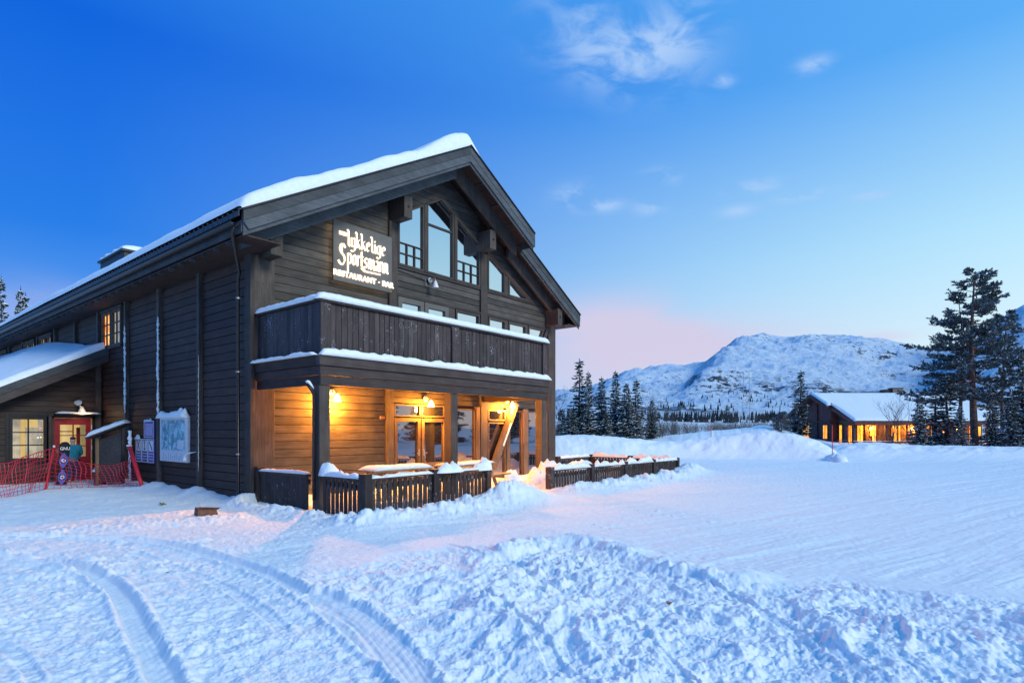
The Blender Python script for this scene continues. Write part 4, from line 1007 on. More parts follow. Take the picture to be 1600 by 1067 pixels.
# walls around the openings
wb = MB()
wb.prism([(AX0, -.3), (4.15, -.3), (4.15, za(4.15)), (AX0, za(AX0))], 'y', AY+.05, AY+.2)
wb.prism([(6.40, -.3), (6.60, -.3), (6.60, za(6.6)), (6.40, za(6.4))], 'y', AY+.05, AY+.2)
wb.prism([(4.152, 2.12), (6.398, 2.12), (6.398, za(6.398)), (4.152, za(4.152))], 'y', AY+.05, AY+.2)
wb.box(4.152, 5.12, AY+.05, AY+.2, -.3, .70); wb.box(5.122, 5.24, AY+.05, AY+.2, -.3, 2.118)
wb.box(AX0, AX0+.12, AY+.21, 40, -.3, 1.0); wb.build('wall', 'siding_annex_shaded', ann)
z = -.2
while z < 4.0:
    h_ = .175
    for x0, x1 in ((AX0, 4.13), (5.13, 5.22), (6.42, 6.52)) if z < .60 or z+h_ > .60 and z+h_ < 2.1 else ((AX0, 6.52),):
        xa = max(x0, 6.64+(z+h_-4.15)/.54)
        if z > .45 and z < .6: pass
        if x1-xa > .05: MB().box(xa, x1, AY, AY+.045, z+.005, z+h_-.005).build('siding_board', 'siding_annex_shaded', ann, bevel=.003)
    if z < .62 and z+h_ < .75: MB().box(4.135, 5.125, AY, AY+.045, z+.005, z+h_-.005).build('siding_board', 'siding_annex_shaded', ann, bevel=.003)
    z += h_
MB().box(6.44, 6.60, AY-.06, AY+.04, -.3, 4.02).build('corner_board', 'post_wood', ann)
MB().box(5.10, 5.25, AY-.03, AY+.04, -.3, 2.1).build('door_post', 'post_wood', ann)
window([(4.18, .70), (5.11, .70), (5.11, 2.08), (4.18, 2.08)], ann, at_=AY, fw=.08, glassm='clear_glass', framem='dark_metal', muntins=grid(4.26, 5.03, .78, 2.0, 2, 3, False), bars=.035)
for e in ((4.09, 4.175, .62, 2.17), (5.115, 5.16, .62, 2.17), (4.177, 5.113, 2.085, 2.17), (4.177, 5.113, .61, .695)): MB().box(e[0], e[1], AY-.03, AY+.06, e[2], e[3]).build('window_casing', 'dark_metal', ann)
rm = MB()   # room behind the window and the door
rm.poly([(4.0, AY+1.6, -.1), (6.45, AY+1.6, -.1), (6.45, AY+1.6, 2.5), (4.0, AY+1.6, 2.5)], [(0, 1, 2, 3)])
rm.build('glow_backing', 'room_cream', ann)
MB().box(3.95, 4.0, AY+.2, AY+1.6, -.1, 2.5).build('room_wall', 'board_white', ann); MB().box(6.40, 6.45, AY+.2, AY+1.6, -.1, 2.5).build('room_wall', 'board_white', ann); MB().box(3.95, 6.45, AY+.2, AY+1.62, 2.5, 2.55).build('room_ceiling', 'board_white', ann)
cu = MB()
for i in range(7):
    x = 4.32+i*.03; cu.tube([(x, AY+.35+.02*(i % 2), .72), (x+.01, AY+.36, 2.05)], .02, 6)
for i in range(4):
    x = 4.98+i*.03; cu.tube([(x, AY+.35+.02*(i % 2), .72), (x, AY+.36, 2.05)], .02, 6)
cu.build('curtain', 'pale_glow', ann)
MB().box(4.68, 5.02, AY+.5, AY+.55, .6, 1.75).build('interior_shelf', 'pale_glow', ann)
for x, z_, mm in ((5.0, 1.72, 'small_red'), (4.93, 1.42, 'small_blue'), (5.0, 1.43, 'small_yellow')):
    MB().lathe((x, AY+.16, z_), [(0, -.02), (.025, 0), (0, .02)], 8).build('fairy_light', mm, ann)
# red door
dm = MB(); dx0, dx1, dz0, dz1 = 5.32, 6.31, -.15, 2.05; wx0, wx1, wz0, wz1 = 5.46, 6.17, .78, 1.84
for x0, x1, z0, z1 in ((dx0, wx0, dz0, dz1), (wx1, dx1, dz0, dz1), (wx0, wx1, dz0, wz0), (wx0, wx1, wz1, dz1)): dm.box(x0, x1, AY-.02, AY+.03, z0, z1)
door = dm.build('door', 'red_paint', ann)
MB().box(wx0, wx1, AY+.0, AY+.008, wz0, wz1).build('pane', 'clear_glass', door)
for (x0, x1, z0, z1) in ((5.80, 5.835, wz0, wz1), (wx0, wx1, 1.47, 1.50), (wx0, wx1, 1.12, 1.15)): MB().box(x0, x1, AY-.018, AY+.018, z0, z1).build('muntin', 'red_paint', door)
MB().box(5.36, 5.40, AY-.06, AY-.02, .9, 1.05).build('handle', 'grey_metal', door)
for zz in (.2, 1.0, 1.7): MB().box(6.31, 6.34, AY-.035, AY-.01, zz, zz+.14).build('hinge', 'white_enamel', door)
MB().box(5.24, 5.31, AY-.03, AY+.04, -.2, 2.12).build('door_frame', 'red_wood', ann); MB().box(6.345, 6.43, AY-.03, AY+.04, -.2, 2.12).build('door_frame', 'dark_metal', ann); MB().box(5.24, 6.43, AY-.03, AY+.04, 2.055, 2.13).build('door_frame', 'red_wood', ann)
MB().box(5.55, 5.95, AY+.6, AY+.63, 1.60, 1.63).build('coat_hook', 'dark_metal', ann)
MB().box(6.05, 6.14, AY+.5, AY+.6, .6, 1.75).build('red_coat', 'red_paint', ann)
MB().box(5.30, 6.45, AY-.38, AY-.03, 2.16, 2.20).build('door_canopy', 'dark_metal', ann)
snow_cap('snow_cap', [(5.30, AY-.24, 2.20), (6.50, AY-.24, 2.20)], .36, .07, seed=31, lump=.2, label='thin snow on the little canopy over the red door')
fl = thing('door_lamp', 'white cone floodlight above the red door', 'lamp', (6.0, AY, 2.38))
MB().lathe((6.02, AY-.16, 2.36), [(.11, -.10), (.10, -.05), (.05, .08), (0, .10)], 14).build('lamp_shade', 'white_enamel', fl, smooth=True)
MB().lathe((5.93, AY-.12, 2.56), [(0, 0), (.10, 0), (.11, .03), (0, .04)], 14, (-.3, -.6, .6)).build('reflector_disc', 'white_enamel', fl)
MB().tube([(5.98, AY-.02, 2.46), (5.98, AY-.16, 2.46)], .02, 6).build('arm', 'white_enamel', fl)
l = bpy.data.lights.new('door_light', 'POINT'); l.energy = 9; l.color = (1, .62, .28); l.shadow_soft_size = .06
o = bpy.data.objects.new('door_light', l); o.location = (.0, -.50, -.16); col.objects.link(o); o.parent = fl
# annex roof
AR = 22.75
rf = MB(); x0, x1 = AX0-.6, 6.52
up = .05
rf.prism([(x0, za(x0)+up), (x1, za(x1)+up), (x1, za(x1)+up+.22), (x0, za(x0)+up+.22)], 'y', AR+.05, 41); rf.build('roof', 'soffit_wood', ann)
for o0, o1, yo in ((-.18, .06, 0), (.065, .30, -.02)):
    MB().prism([(x0, za(x0)+o0), (6.62, za(6.62)+o0), (6.62, za(6.62)+o1), (x0, za(x0)+o1)], 'y', AR+yo, AR+.045).build('bargeboard', 'barge_wood' if o0 > 0 else 'beam_wood', ann)
def annex_snow():
    xs = np.concatenate([np.linspace(x0-.02, x0+.3, 6)[:-1], np.linspace(x0+.3, 6.50, 60)]); v = np.concatenate([np.linspace(0, .02, 8)[:-1], np.linspace(.02, 1, 120)])
    Xg, Vg = np.meshgrid(xs, v); Yg = AR-.02+Vg*18
    rise = np.interp(Yg, [22.7, 23.3, 24.5, 26.5, 29.5, 33, 40], [.02, .03, .08, .32, .66, .72, .80])
    th = .20+rise*sstep(Xg, 3.0, 6.6)+.05*fbm(Xg.ravel()*.9, Yg.ravel()*.4, 3).reshape(Xg.shape)
    th -= .05*np.exp(-((Yg-24.6-.8*np.sin(Xg*1.4))/.12)**2)
    e = np.clip((Yg-AR+.02)/.2, 0, 1); th *= np.sqrt(1-(1-e)**2+1e-6)
    Z = 4.15+.54*(Xg-6.64)+.31+th
    m, k = Xg.shape; i = np.arange(m-1)[:, None]; j = np.arange(k-1)[None, :]
    F = np.stack([i*k+j, i*k+j+1, (i+1)*k+j+1, (i+1)*k+j], -1).reshape(-1, 4)
    tag(npmesh('roof_snow', np.stack([Xg.ravel(), Yg.ravel(), Z.ravel()], 1), F, 'roof_snow_mat'), 'deep smooth snow drift on the lean-to roof of the red door annex', 'snow', kind='stuff')
annex_snow()

# ------------------------------------------------------------ boards and signs on the side wall
SXW = XL-.10   # outer face of the wall posts
mpn = thing('trail_map_board', 'large white framed ski trail map between two wall posts', 'notice board', (XL-.09, 17.3, 1.4))
MB().box(XL-.09, XL-.0, 16.42, 18.24, .80, 2.0).build('backing', 'board_white', mpn, bevel=.006)
MB().box(XL-.098, XL-.091, 16.56, 18.10, 1.12, 1.95).build('map_print', 'map_print', mpn)
MB().box(XL-.103, XL-.0985, 16.62, 17.0, 1.15, 1.40).build('legend', 'board_white', mpn)
mb = MB()
for i in range(12): y = 16.6+i*.125; zb = .84+.02*math.sin(i*2.3); mb.bar((XL-.094, y, zb), (XL-.094, y+.02*math.sin(i), 1.0+.04*math.sin(i*1.9)), .004, .008)
mb.build('printed_lines', 'grey_metal', mpn)
snow_cap('snow_cap', [(XL-.10, 18.26, 2.0), (XL-.10, 16.40, 2.0)], .22, .17, seed=41, lump=.35, label='snow cap on the top edge of the trail map board')
snow_heap((XL-.08, 16.75, 2.02), .10, .34, .24, 'taller snow lump on the right end of the trail map board', 42)
wl = thing('wall_spotlight', 'small white spotlight on an arm beside the trail map', 'lamp', (XL-.05, 16.15, 1.0))
MB().tube([(XL-.0, 16.0, 1.10), (XL-.22, 16.08, 1.06), (XL-.24, 16.15, 1.0)], .014, 6).build('arm', 'white_enamel', wl); MB().lathe((XL-.24, 16.16, .93), [(.055, -.06), (.05, 0), (.025, .05), (0, .06)], 12).build('lamp_shade', 'white_enamel', wl, smooth=True)
def wall_sign(y0, y1, z0, z1, m_, label, rows, pict=False, group=None):
    x = XL-.03; t = thing('rule_sign', label, 'sign', (x, (y0+y1)/2, z0), group)
    MB().box(x, x+.03, y0, y1, z0, z1).build('panel', m_, t)
    mb = MB(); 
    for e in ((y0, y0+.02, z0, z1), (y1-.02, y1, z0, z1), (y0+.02, y1-.02, z0, z0+.02), (y0+.02, y1-.02, z1-.02, z1)): mb.box(x-.006, x-.0, *e)
    mb.build('border', 'white_print', t)
    mb = MB(); zt_ = z1-.08; zb = z0+.06
    if pict:
        mb.box(x-.004, x, y0+.06, y1-.06, z1-(z1-z0)*.52, z1-.05); zt_ = z1-(z1-z0)*.56
        q = MB(); ym = (y0+y1)/2; zm = z1-(z1-z0)*.28; s = pict
        if s == 1:
            for k in (-1, 1): q.bar((x-.010, ym+.10*k, zm-.13), (x-.010, ym-.10*k, zm+.13), .004, .028)
        if s == 2: q.bar((x-.010, ym+.02, zm-.13), (x-.010, ym-.03, zm+.13), .004, .025); q.bar((x-.010, ym+.02, zm-.13), (x-.010, ym-.08, zm-.08), .004, .022); q.bar((x-.010, ym-.03, zm+.13), (x-.010, ym+.07, zm+.08), .004, .022)
        if s == 3: q.bar((x-.010, ym+.12, zm+.12), (x-.010, ym-.02, zm-.02), .004, .03); q.bar((x-.010, ym-.02, zm-.02), (x-.010, ym-.11, zm-.12), .004, .04)
        q.build('pictogram', 'black_gloss', t)
    n = rows
    for i in range(n):
        zc = zb+(zt_-zb)*(i+.5)/n; a = random.uniform(0, .08)*(y1-y0); mb.box(x-.004, x, y0+.05+a, y1-.05-random.uniform(0, .1)*(y1-y0), zc-.011, zc+.011)
    mb.build('printed_text', 'white_print', t)
    return t
wall_sign(18.86, 19.60, 1.44, 1.94, 'sign_violet', 'violet and white text sign above the three trail rule signs', 6)
wall_sign(19.80, 20.28, .70, 1.40, 'sign_blue', 'blue rule sign with a crossed symbol, leftmost of three', 3, 1, 'row of three trail rule signs')
wall_sign(19.32, 19.78, .70, 1.40, 'sign_blue', 'blue rule sign with a thin bent line symbol, middle of three', 3, 2, 'row of three trail rule signs')
wall_sign(18.84, 19.30, .70, 1.40, 'sign_violet', 'violet rule sign with a downhill symbol beside the wall post', 3, 3, 'row of three trail rule signs')
snow_heap((XL-.06, 20.05, 1.39), .06, .20, .10, 'little snow lump on the leftmost trail rule sign', 51)
snow_heap((XL-.06, 19.2, 1.93), .05, .34, .05, 'thin snow on the violet text sign', 52)

# roofed notice stand, end on, with its snow plastered pole
ns = thing('notice_stand', 'wooden notice stand with a slanting snow covered top near the red net', 'notice board', (6.0, 20.3, 0))
MB().box(5.70, 5.78, 20.75, 20.83, -.2, 1.42).build('leg', 'stand_wood', ns); MB().box(6.22, 6.29, 20.20, 20.28, -.2, 1.75).build('leg', 'post_wood', ns)
MB().poly([(5.79, 20.76, .1), (6.21, 20.24, .1), (6.21, 20.24, 1.62), (5.79, 20.76, 1.36), (5.80, 20.80, .1), (6.22, 20.28, .1), (6.22, 20.28, 1.62), (5.80, 20.80, 1.36)],
          [(0, 1, 2, 3), (7, 6, 5, 4), (0, 4, 5, 1), (1, 5, 6, 2), (2, 6, 7, 3), (3, 7, 4, 0)]).build('panel', 'siding', ns)
MB().bar((5.55, 20.85, 1.42), (6.36, 20.10, 1.86), .40, .04).build('top_board', 'post_wood', ns)
snow_cap('snow_cap', [(5.55, 20.85, 1.44), (6.36, 20.10, 1.88)], .46, .16, seed=61, lump=.15, label='thick slanting snow slab on the notice stand')
pp = [(6.28+random.uniform(-.01, .01), 19.75, -.1+1.75*i/30) for i in range(31)]
tag(MB().tube(pp, [random.uniform(.02, .04)+(.045 if i > 20 else 0)*random.random() for i in range(31)], 7).build('snowy_pole', 'snow', smooth=True), 'thin pole plastered with snow beside the notice stand', 'pole')
bn = thing('litter_bin', 'small grey litter bin with a snow lid behind the red net', 'bin', (5.9, 20.95, 0))
MB().lathe((5.86, 20.95, 0), [(.0, 0), (.16, 0), (.18, .38), (.15, .38), (.14, .05)], 14).build('drum', 'fence_wood', bn); MB().lathe((5.86, 20.95, .38), [(.19, 0), (.19, .03), (0, .04)], 14).build('rim', 'grey_metal', bn)
snow_heap((5.86, 20.95, .41), .2, .2, .12, 'snow lid on the small litter bin', 62)

# ------------------------------------------------------------ red safety net with its poles
def zz(x, y): return gz(x, y)
POL = [(4.31, 20.45, 1.08), (6.28, 19.40, 1.05)]
polA = atg(61, 763); 
def pole(p0, p1, r, label, nm='net_pole', cap=True):
    t = thing(nm, label, 'pole', (p0[0], p0[1], 0)); MB().tube([p0, p1], r, 10).build('shaft', 'red_plastic', t, smooth=True)
    MB().lathe(p1, [(r*1.3, -.02), (r*1.3, .03), (0, .04)], 10).build('cap', 'white_enamel', t)
    if cap: pass
pa0 = Vector((4.36, 20.30, -.15)); pa1 = Vector((4.62, 20.45, 1.20))
pole(pa0, pa1, .022, 'slim red net pole standing left of the snowboard')
pb0 = Vector((6.25, 18.55, -.1)); pb1 = Vector((6.20, 19.55, 1.20))
pole(pb0, pb1, .055, 'thick red padded pole leaning beside the rule signs')
def net(name, top, bot, label, cell=.125):
    top = [Vector(p) for p in top]; bot = [Vector(p) for p in bot]
    L = sum((b-a).length for a, b in zip(top[:-1], top[1:])); n = max(4, int(L/cell)); m = 9
    def samp(pl, t):
        acc = [0]
        for a, b in zip(pl[:-1], pl[1:]): acc.append(acc[-1]+(b-a).length)
        s = t*acc[-1]
        for k in range(len(pl)-1):
            if s <= acc[k+1]+1e-6: return pl[k].lerp(pl[k+1], (s-acc[k])/max(acc[k+1]-acc[k], 1e-6))
        return pl[-1]
    gridp = [[None]*(m+1) for _ in range(n+1)]
    for i in range(n+1):
        a, b = samp(top, i/n), samp(bot, min(1, i/n+.02*math.sin(i*.7)))
        for j in range(m+1):
            t = j/m; p = a.lerp(b, t)+Vector((.02*math.sin(i*.9+j), .04*math.sin(i*.33+j*.8), -.02*math.sin(math.pi*t)+.008*math.sin(i*1.7+j*2.1)))
            gridp[i][j] = p
    th = thing(name, label, 'net', tuple(bot[0]))
    mb = MB()
    for i in range(n+1): mb.tube(gridp[i], .008, 3, False)
    for j in range(m+1): mb.tube([gridp[i][j] for i in range(n+1)], .008 if j else .014, 3, False)
    tag(mb.build('mesh', 'net_red', th), kind='stuff'); return th
def W(px, py, x, y):  # point at px bearing is not needed: explicit coordinates only
    return (x, y)
net('safety_net', [(2.2, 17.9, .84), (3.4, 19.2, .84), (4.2, 20.1, 1.06), (4.60, 20.42, 1.14)], [(2.2, 17.8, -.08), (3.4, 19.1, -.02), (4.1, 20.0, .0), (4.40, 20.30, .02)], 'red safety net left of the slim red pole')
net('safety_net', [(4.61, 20.42, 1.14), (4.95, 20.6, .90), (5.4, 20.55, .68), (5.9, 20.2, .60), (6.2, 19.6, .76), (6.22, 19.3, .90)], [(4.42, 20.30, .02), (4.9, 20.4, .0), (5.4, 20.3, .0), (5.9, 19.9, .0), (6.15, 19.4, .05), (6.25, 18.6, .05)], 'sagging red safety net in front of the red door')

# snowboard stuck upright in the snow
sbx, sby = 5.05, 21.6
sb = thing('snowboard', 'black and blue snowboard with eye shapes stuck upright in the snow', 'snowboard', (sbx, sby, 0))
def sbtr(mb):
    out = []
    for a, y, z in mb.v:
        out.append((sbx+a*.95+.13*(z/1.4), sby+y+.10*z, z-.12))
    mb.v = out; return mb
prof = []
for k in range(17):
    a = math.pi*k/16; prof.append((.15*math.cos(a), 1.28+.15*math.sin(a)))
prof += [(-.125, .65), (-.15, .05), (-.08, -.04), (.08, -.04), (.15, .05), (.125, .65)]
sbtr(MB().prism(prof, 'y', 0, .012)).build('deck', 'black_gloss', sb)
for zc in (.86, .36):
    eye = [(.115*math.sin(math.pi*t)*1, zc+.24-.48*t) for t in np.linspace(0, 1, 9)]+[(-.115*math.sin(math.pi*t), zc-.24+.48*t) for t in np.linspace(0, 1, 9)[1:-1]]
    sbtr(MB().prism(eye, 'y', -.004, -.0005)).build('eye_graphic', 'blue_print', sb)
    for r_, mm, yy in ((.085, 'black_gloss', -.006), (.062, 'white_print', -.009), (.026, 'blue_print', -.012)):
        sbtr(MB().prism([(r_*math.cos(a), zc+r_*math.sin(a)) for a in np.linspace(0, 2*np.pi, 16, endpoint=False)], 'y', yy, yy+.0025)).build('eye_graphic', mm, sb)
textparts('GNU', sbx+.12, 1.06, .13, sby+.095, 'letter', 'white_print', sb, .085, ext=.003, sxx=.9, bold=.003)

# ------------------------------------------------------------ person by the red door
def skin(name, nodes, edges, mname, parent, sub=2):
    me = bpy.data.meshes.new(name); og = origin(parent)
    me.from_pydata([tuple(Vector(n[0])-og) for n in nodes], edges, []); o = bpy.data.objects.new(name, me); col.objects.link(o)
    sk = o.modifiers.new('s', 'SKIN'); ss = o.modifiers.new('u', 'SUBSURF'); ss.levels = ss.render_levels = sub
    for i, n in enumerate(nodes):
        me.skin_vertices[0].data[i].radius = (n[1], n[2] if len(n) > 2 else n[1]); me.skin_vertices[0].data[i].use_root = (i == 0)
    dg = bpy.context.evaluated_depsgraph_get(); dg.update(); m2 = bpy.data.meshes.new_from_object(o.evaluated_get(dg))
    bpy.data.objects.remove(o); m2.materials.clear(); m2.materials.append(M[mname]); m2.polygons.foreach_set('use_smooth', [True]*len(m2.polygons))
    q = bpy.data.objects.new(name, m2); col.objects.link(q); q.parent = parent; return q
PX, PY = 5.52, 22.3; pz = gz(PX, PY)
pe = thing('person', 'person in teal jacket and navy trousers seen from behind at the red door', 'person', (PX, PY, pz))
def q(x, y, z): return (PX+x*.86, PY+y*.86, pz+z*.82)
S_ = 1.0
body = [(q(0, 0, .93), .10, .08), (q(0, 0, 1.12), .10, .08), (q(0, .0, 1.32), .12, .09), (q(0, .01, 1.42), .10, .08), (q(0, .02, 1.50), .052), (q(0, .03, 1.60), .085, .095), (q(0, .03, 1.70), .075, .085),
        (q(-.09, 0, .86), .085), (q(-.10, .02, .48), .058), (q(-.10, 0, .09), .040), (q(-.10, .12, .035), .038), (q(.09, 0, .86), .085), (q(.11, .08, .49), .058), (q(.11, .10, .09), .040), (q(.11, .22, .035), .038),
        (q(-.19, .0, 1.39), .055), (q(-.25, .05, 1.12), .042), (q(-.26, .16, .90), .03), (q(.19, .0, 1.39), .055), (q(.25, .03, 1.12), .042), (q(.20, .22, 1.02), .03)]
ed = [(0, 1), (1, 2), (2, 3), (3, 4), (4, 5), (5, 6), (0, 7), (7, 8), (8, 9), (9, 10), (0, 11), (11, 12), (12, 13), (13, 14), (2, 15), (15, 16), (16, 17), (2, 18), (18, 19), (19, 20)]
skin('body', body, ed, 'skin', pe)
skin('trousers', [(q(0, 0, .95), .14, .115), (q(-.09, 0, .84), .11), (q(-.10, .02, .48), .085), (q(-.10, 0, .10), .075), (q(.09, 0, .84), .11), (q(.11, .08, .49), .085), (q(.11, .10, .10), .075)], [(0, 1), (1, 2), (2, 3), (0, 4), (4, 5), (5, 6)], 'navy_cloth', pe)
skin('jacket', [(q(0, 0, .80), .175, .145), (q(0, 0, 1.12), .165, .13), (q(0, 0, 1.32), .19, .135), (q(0, .01, 1.45), .09, .09), (q(-.20, 0, 1.39), .08), (q(-.26, .05, 1.12), .065), (q(-.27, .15, .93), .05), (q(.20, 0, 1.39), .08), (q(.26, .03, 1.12), .065), (q(.21, .20, 1.03), .05)],
     [(0, 1), (1, 2), (2, 3), (2, 4), (4, 5), (5, 6), (2, 7), (7, 8), (8, 9)], 'teal_cloth', pe)
skin('beanie', [(q(0, .02, 1.66), .10, .105), (q(0, .02, 1.74), .085, .09), (q(0, .02, 1.78), .04)], [(0, 1), (1, 2)], 'hat_cloth', pe)
for s in (-1, 1):
    hb = q(s*.26 if s < 0 else .20, .17 if s < 0 else .23, .88 if s < 0 else 1.015)
    nodes = [(hb, .034, .022)]; eds = []
    for k in range(4):
        o_ = (k-1.5)*.017; nodes += [((hb[0]+.004*s, hb[1]+o_, hb[2]-.05), .009), ((hb[0]+.012*-s, hb[1]+o_+.006, hb[2]-.085+.006*abs(k-1.5)), .008)]; b0 = len(nodes)-2; eds += [(0, b0), (b0, b0+1)]
    nodes += [((hb[0]-.01*s, hb[1]-.035, hb[2]-.025), .010), ((hb[0]-.015*s, hb[1]-.048, hb[2]-.05), .009)]; eds += [(0, 9), (9, 10)]
    skin('glove', nodes, eds, 'hat_cloth', pe, 1)

# ------------------------------------------------------------ litter lying on the snow
bxp = atg(321, 802); z0 = gz(*bxp)
bx_ = thing('crushed_box', 'crushed brown cardboard box lying on the snow near the house corner', 'box', (bxp[0], bxp[1], z0))
X0, Y0 = bxp
for pts in ([(-.20, -.12, 0), (.18, -.16, 0), (.22, .10, 0), (-.17, .13, 0), (-.18, -.10, .15), (.16, -.14, .10), (.20, .09, .13), (-.15, .12, .17)],):
    MB().poly([(X0+a, Y0+b, z0+c) for a, b, c in pts], [(0, 3, 2, 1), (4, 5, 6, 7), (0, 1, 5, 4), (1, 2, 6, 5), (2, 3, 7, 6), (3, 0, 4, 7)]).build('carton', 'cardboard', bx_)
MB().poly([(X0-.18, Y0-.10, z0+.152), (X0+.16, Y0-.14, z0+.102), (X0+.20, Y0-.24, z0+.16), (X0-.14, Y0-.22, z0+.20)], [(0, 1, 2, 3)]).build('flap', 'cardboard', bx_)
MB().poly([(X0-.12, Y0+.02, z0+.175), (X0+.14, Y0-.02, z0+.13), (X0+.12, Y0+.03, z0+.135), (X0-.10, Y0+.07, z0+.18)], [(0, 1, 2, 3)]).build('tape', 'litter_tan', bx_)
def scrap(px, py, s, mm, label, seed):
    x, y = atg(px, py); z_ = gz(x, y); rnd = random.Random(seed); mb = MB(); 
    for k in range(5):
        c = Vector((x+rnd.uniform(-s, s)*.5, y+rnd.uniform(-s, s)*.5, z_+rnd.uniform(.1, .5)*s))
        p = [c+Vector((rnd.uniform(-s, s)*.6, rnd.uniform(-s, s)*.6, rnd.uniform(-.3, .5)*s)) for _ in range(4)]; mb.poly(p, [(0, 1, 2), (0, 2, 3), (0, 3, 1), (1, 3, 2)])
    tag(mb.build('litter', mm), label, 'litter')
scrap(255, 788, .09, 'litter_green', 'small greenish scrap on the trodden snow by the wall', 1)
scrap(1047, 950, .05, 'litter_tan', 'small tan and dark scrap lying on the rough foreground snow', 2)
scrap(262, 893, .02, 'cardboard', 'tiny dark crumb beside the curved snow track', 3)

# ============================================================ FAR HOUSE
UA = Vector((SA, -CA, 0)); VA = Vector((CA, SA, 0))     # its long side runs roughly along UA
A2 = R(0); UA, VA = (UA*math.cos(A2)+VA*math.sin(A2)), (VA*math.cos(A2)-UA*math.sin(A2))
hx, hy = at(1335, 60); H0 = Vector((hx, hy, 0))
fh = thing('cabin', 'far brown timber cabin with warmly lit veranda and snowy roof', 'building', (hx, hy, 0))
def hp(u, v, z): p = H0+UA*u+VA*v; return (p.x, p.y, z)
class HB_(MB):
    def hbox(s, u0, u1, v0, v1, z0, z1):
        return s.poly([hp(u0, v0, z0), hp(u1, v0, z0), hp(u1, v1, z0), hp(u0, v1, z0), hp(u0, v0, z1), hp(u1, v0, z1), hp(u1, v1, z1), hp(u0, v1, z1)],
                      [(0, 3, 2, 1), (4, 5, 6, 7), (0, 1, 5, 4), (1, 2, 6, 5), (2, 3, 7, 6), (3, 0, 4, 7)])
    def hpris(s, pts, u0, u1):
        n = len(pts); return s.poly([hp(u0, v, z) for v, z in pts]+[hp(u1, v, z) for v, z in pts], [tuple(range(n)), tuple(range(2*n-1, n-1, -1))]+[(i, i+n, (i+1) % n+n, (i+1) % n) for i in range(n)])
WV = 7.9; ZE, ZP = 2.42, 5.72; LU = 15.8; zh = lambda v: ZP-(ZP-ZE)/WV*abs(v-WV)
# body (set back behind the veranda)
HB_().hbox(1.2, LU-.8, 2.2, 15.0, -1.5, 2.6).build('wall', 'stand_wood', fh)
HB_().hpris([(1.4, 2.5), (14.4, 2.5), (14.4, zh(14.4)-.3), (WV, ZP-.3), (1.4, zh(1.4)-.3)], 1.21, LU-.8).build('gable_wall', 'red_dark_wood', fh)
for i in range(16):
    v = 2.6+i*.8
    HB_().hbox(1.10, 1.2, v, v+.76, 2.62, max(2.7, zh(v+.38)-.45)).build('gable_board', 'red_dark_wood', fh)
HB_().hbox(.22, .34, WV-.12, WV+.12, -1, ZP-.4).build('post', 'red_wood', fh); HB_().hbox(.20, .34, 5.0, 14.2, 2.42, 2.62).build('beam', 'red_wood', fh)
# projecting gable room
HB_().hbox(.35, 1.19, 5.0, 14.0, -1.5, 2.5).build('wall', 'red_dark_wood', fh); HB_().hpris([(5.0, 2.5), (13.8, 2.5), (13.8, zh(13.8)-.35), (WV, ZP-.35), (5.0, zh(5)-.35)], .36, 1.19).build('gable_wall', 'red_wood', fh)
for s0, s1, m_ in ((0, WV, 'roof'), (WV, 15.8, 'roof')):
    HB_().hpris([(s0, zh(s0)), (s1, zh(s1)), (s1, zh(s1)-.25), (s0, zh(s0)-.25)], .0, LU).build('roof', 'red_wood', fh)
for s0, s1 in ((4.2, WV), (WV, 14.6)):
    HB_().hpris([(s0, zh(s0)), (s1, zh(s1)), (s1, zh(s1)-.25), (s0, zh(s0)-.25)], -.5, -.01).build('roof', 'red_wood', fh)
    HB_().hpris([(s0, zh(s0)+.06), (s1, zh(s1)+.06), (s1, zh(s1)-.38), (s0, zh(s0)-.38)], -.6, -.5).build('bargeboard', 'red_wood', fh)
HB_().hpris([(0, zh(0)+.05), (4.2, zh(4.2)+.05), (4.2, zh(4.2)-.36), (0, zh(0)-.36)], -.12, -.01).build('bargeboard', 'red_wood', fh)
HB_().hbox(0, LU, -.08, 0.0, ZE-.30, ZE+.04).build('fascia', 'red_wood', fh)
for v0, v1 in ((2.5, 3.1), (4.1, 4.7)):
    f = HB_().hbox(1.08, 1.19, v0, v1, .1, 2.2).build('window', 'frame_wood', fh); HB_().hbox(1.05, 1.07, v0+.08, v1-.08, .2, 2.1).build('pane', 'house_glow', f)
for u in np.arange(2.35, LU-1.2, 1.15): HB_().hbox(u, u+.16, 2.06, 2.19, -.1, 2.5).build('wall_post', 'red_wood', fh)
for u in np.arange(2.9, LU-1.2, 2.3): f = HB_().hbox(u, u+.42, 2.13, 2.195, .9, 2.0).build('window', 'frame_wood', fh); HB_().hbox(u+.05, u+.37, 2.11, 2.125, .95, 1.95).build('pane', 'house_glow', f)
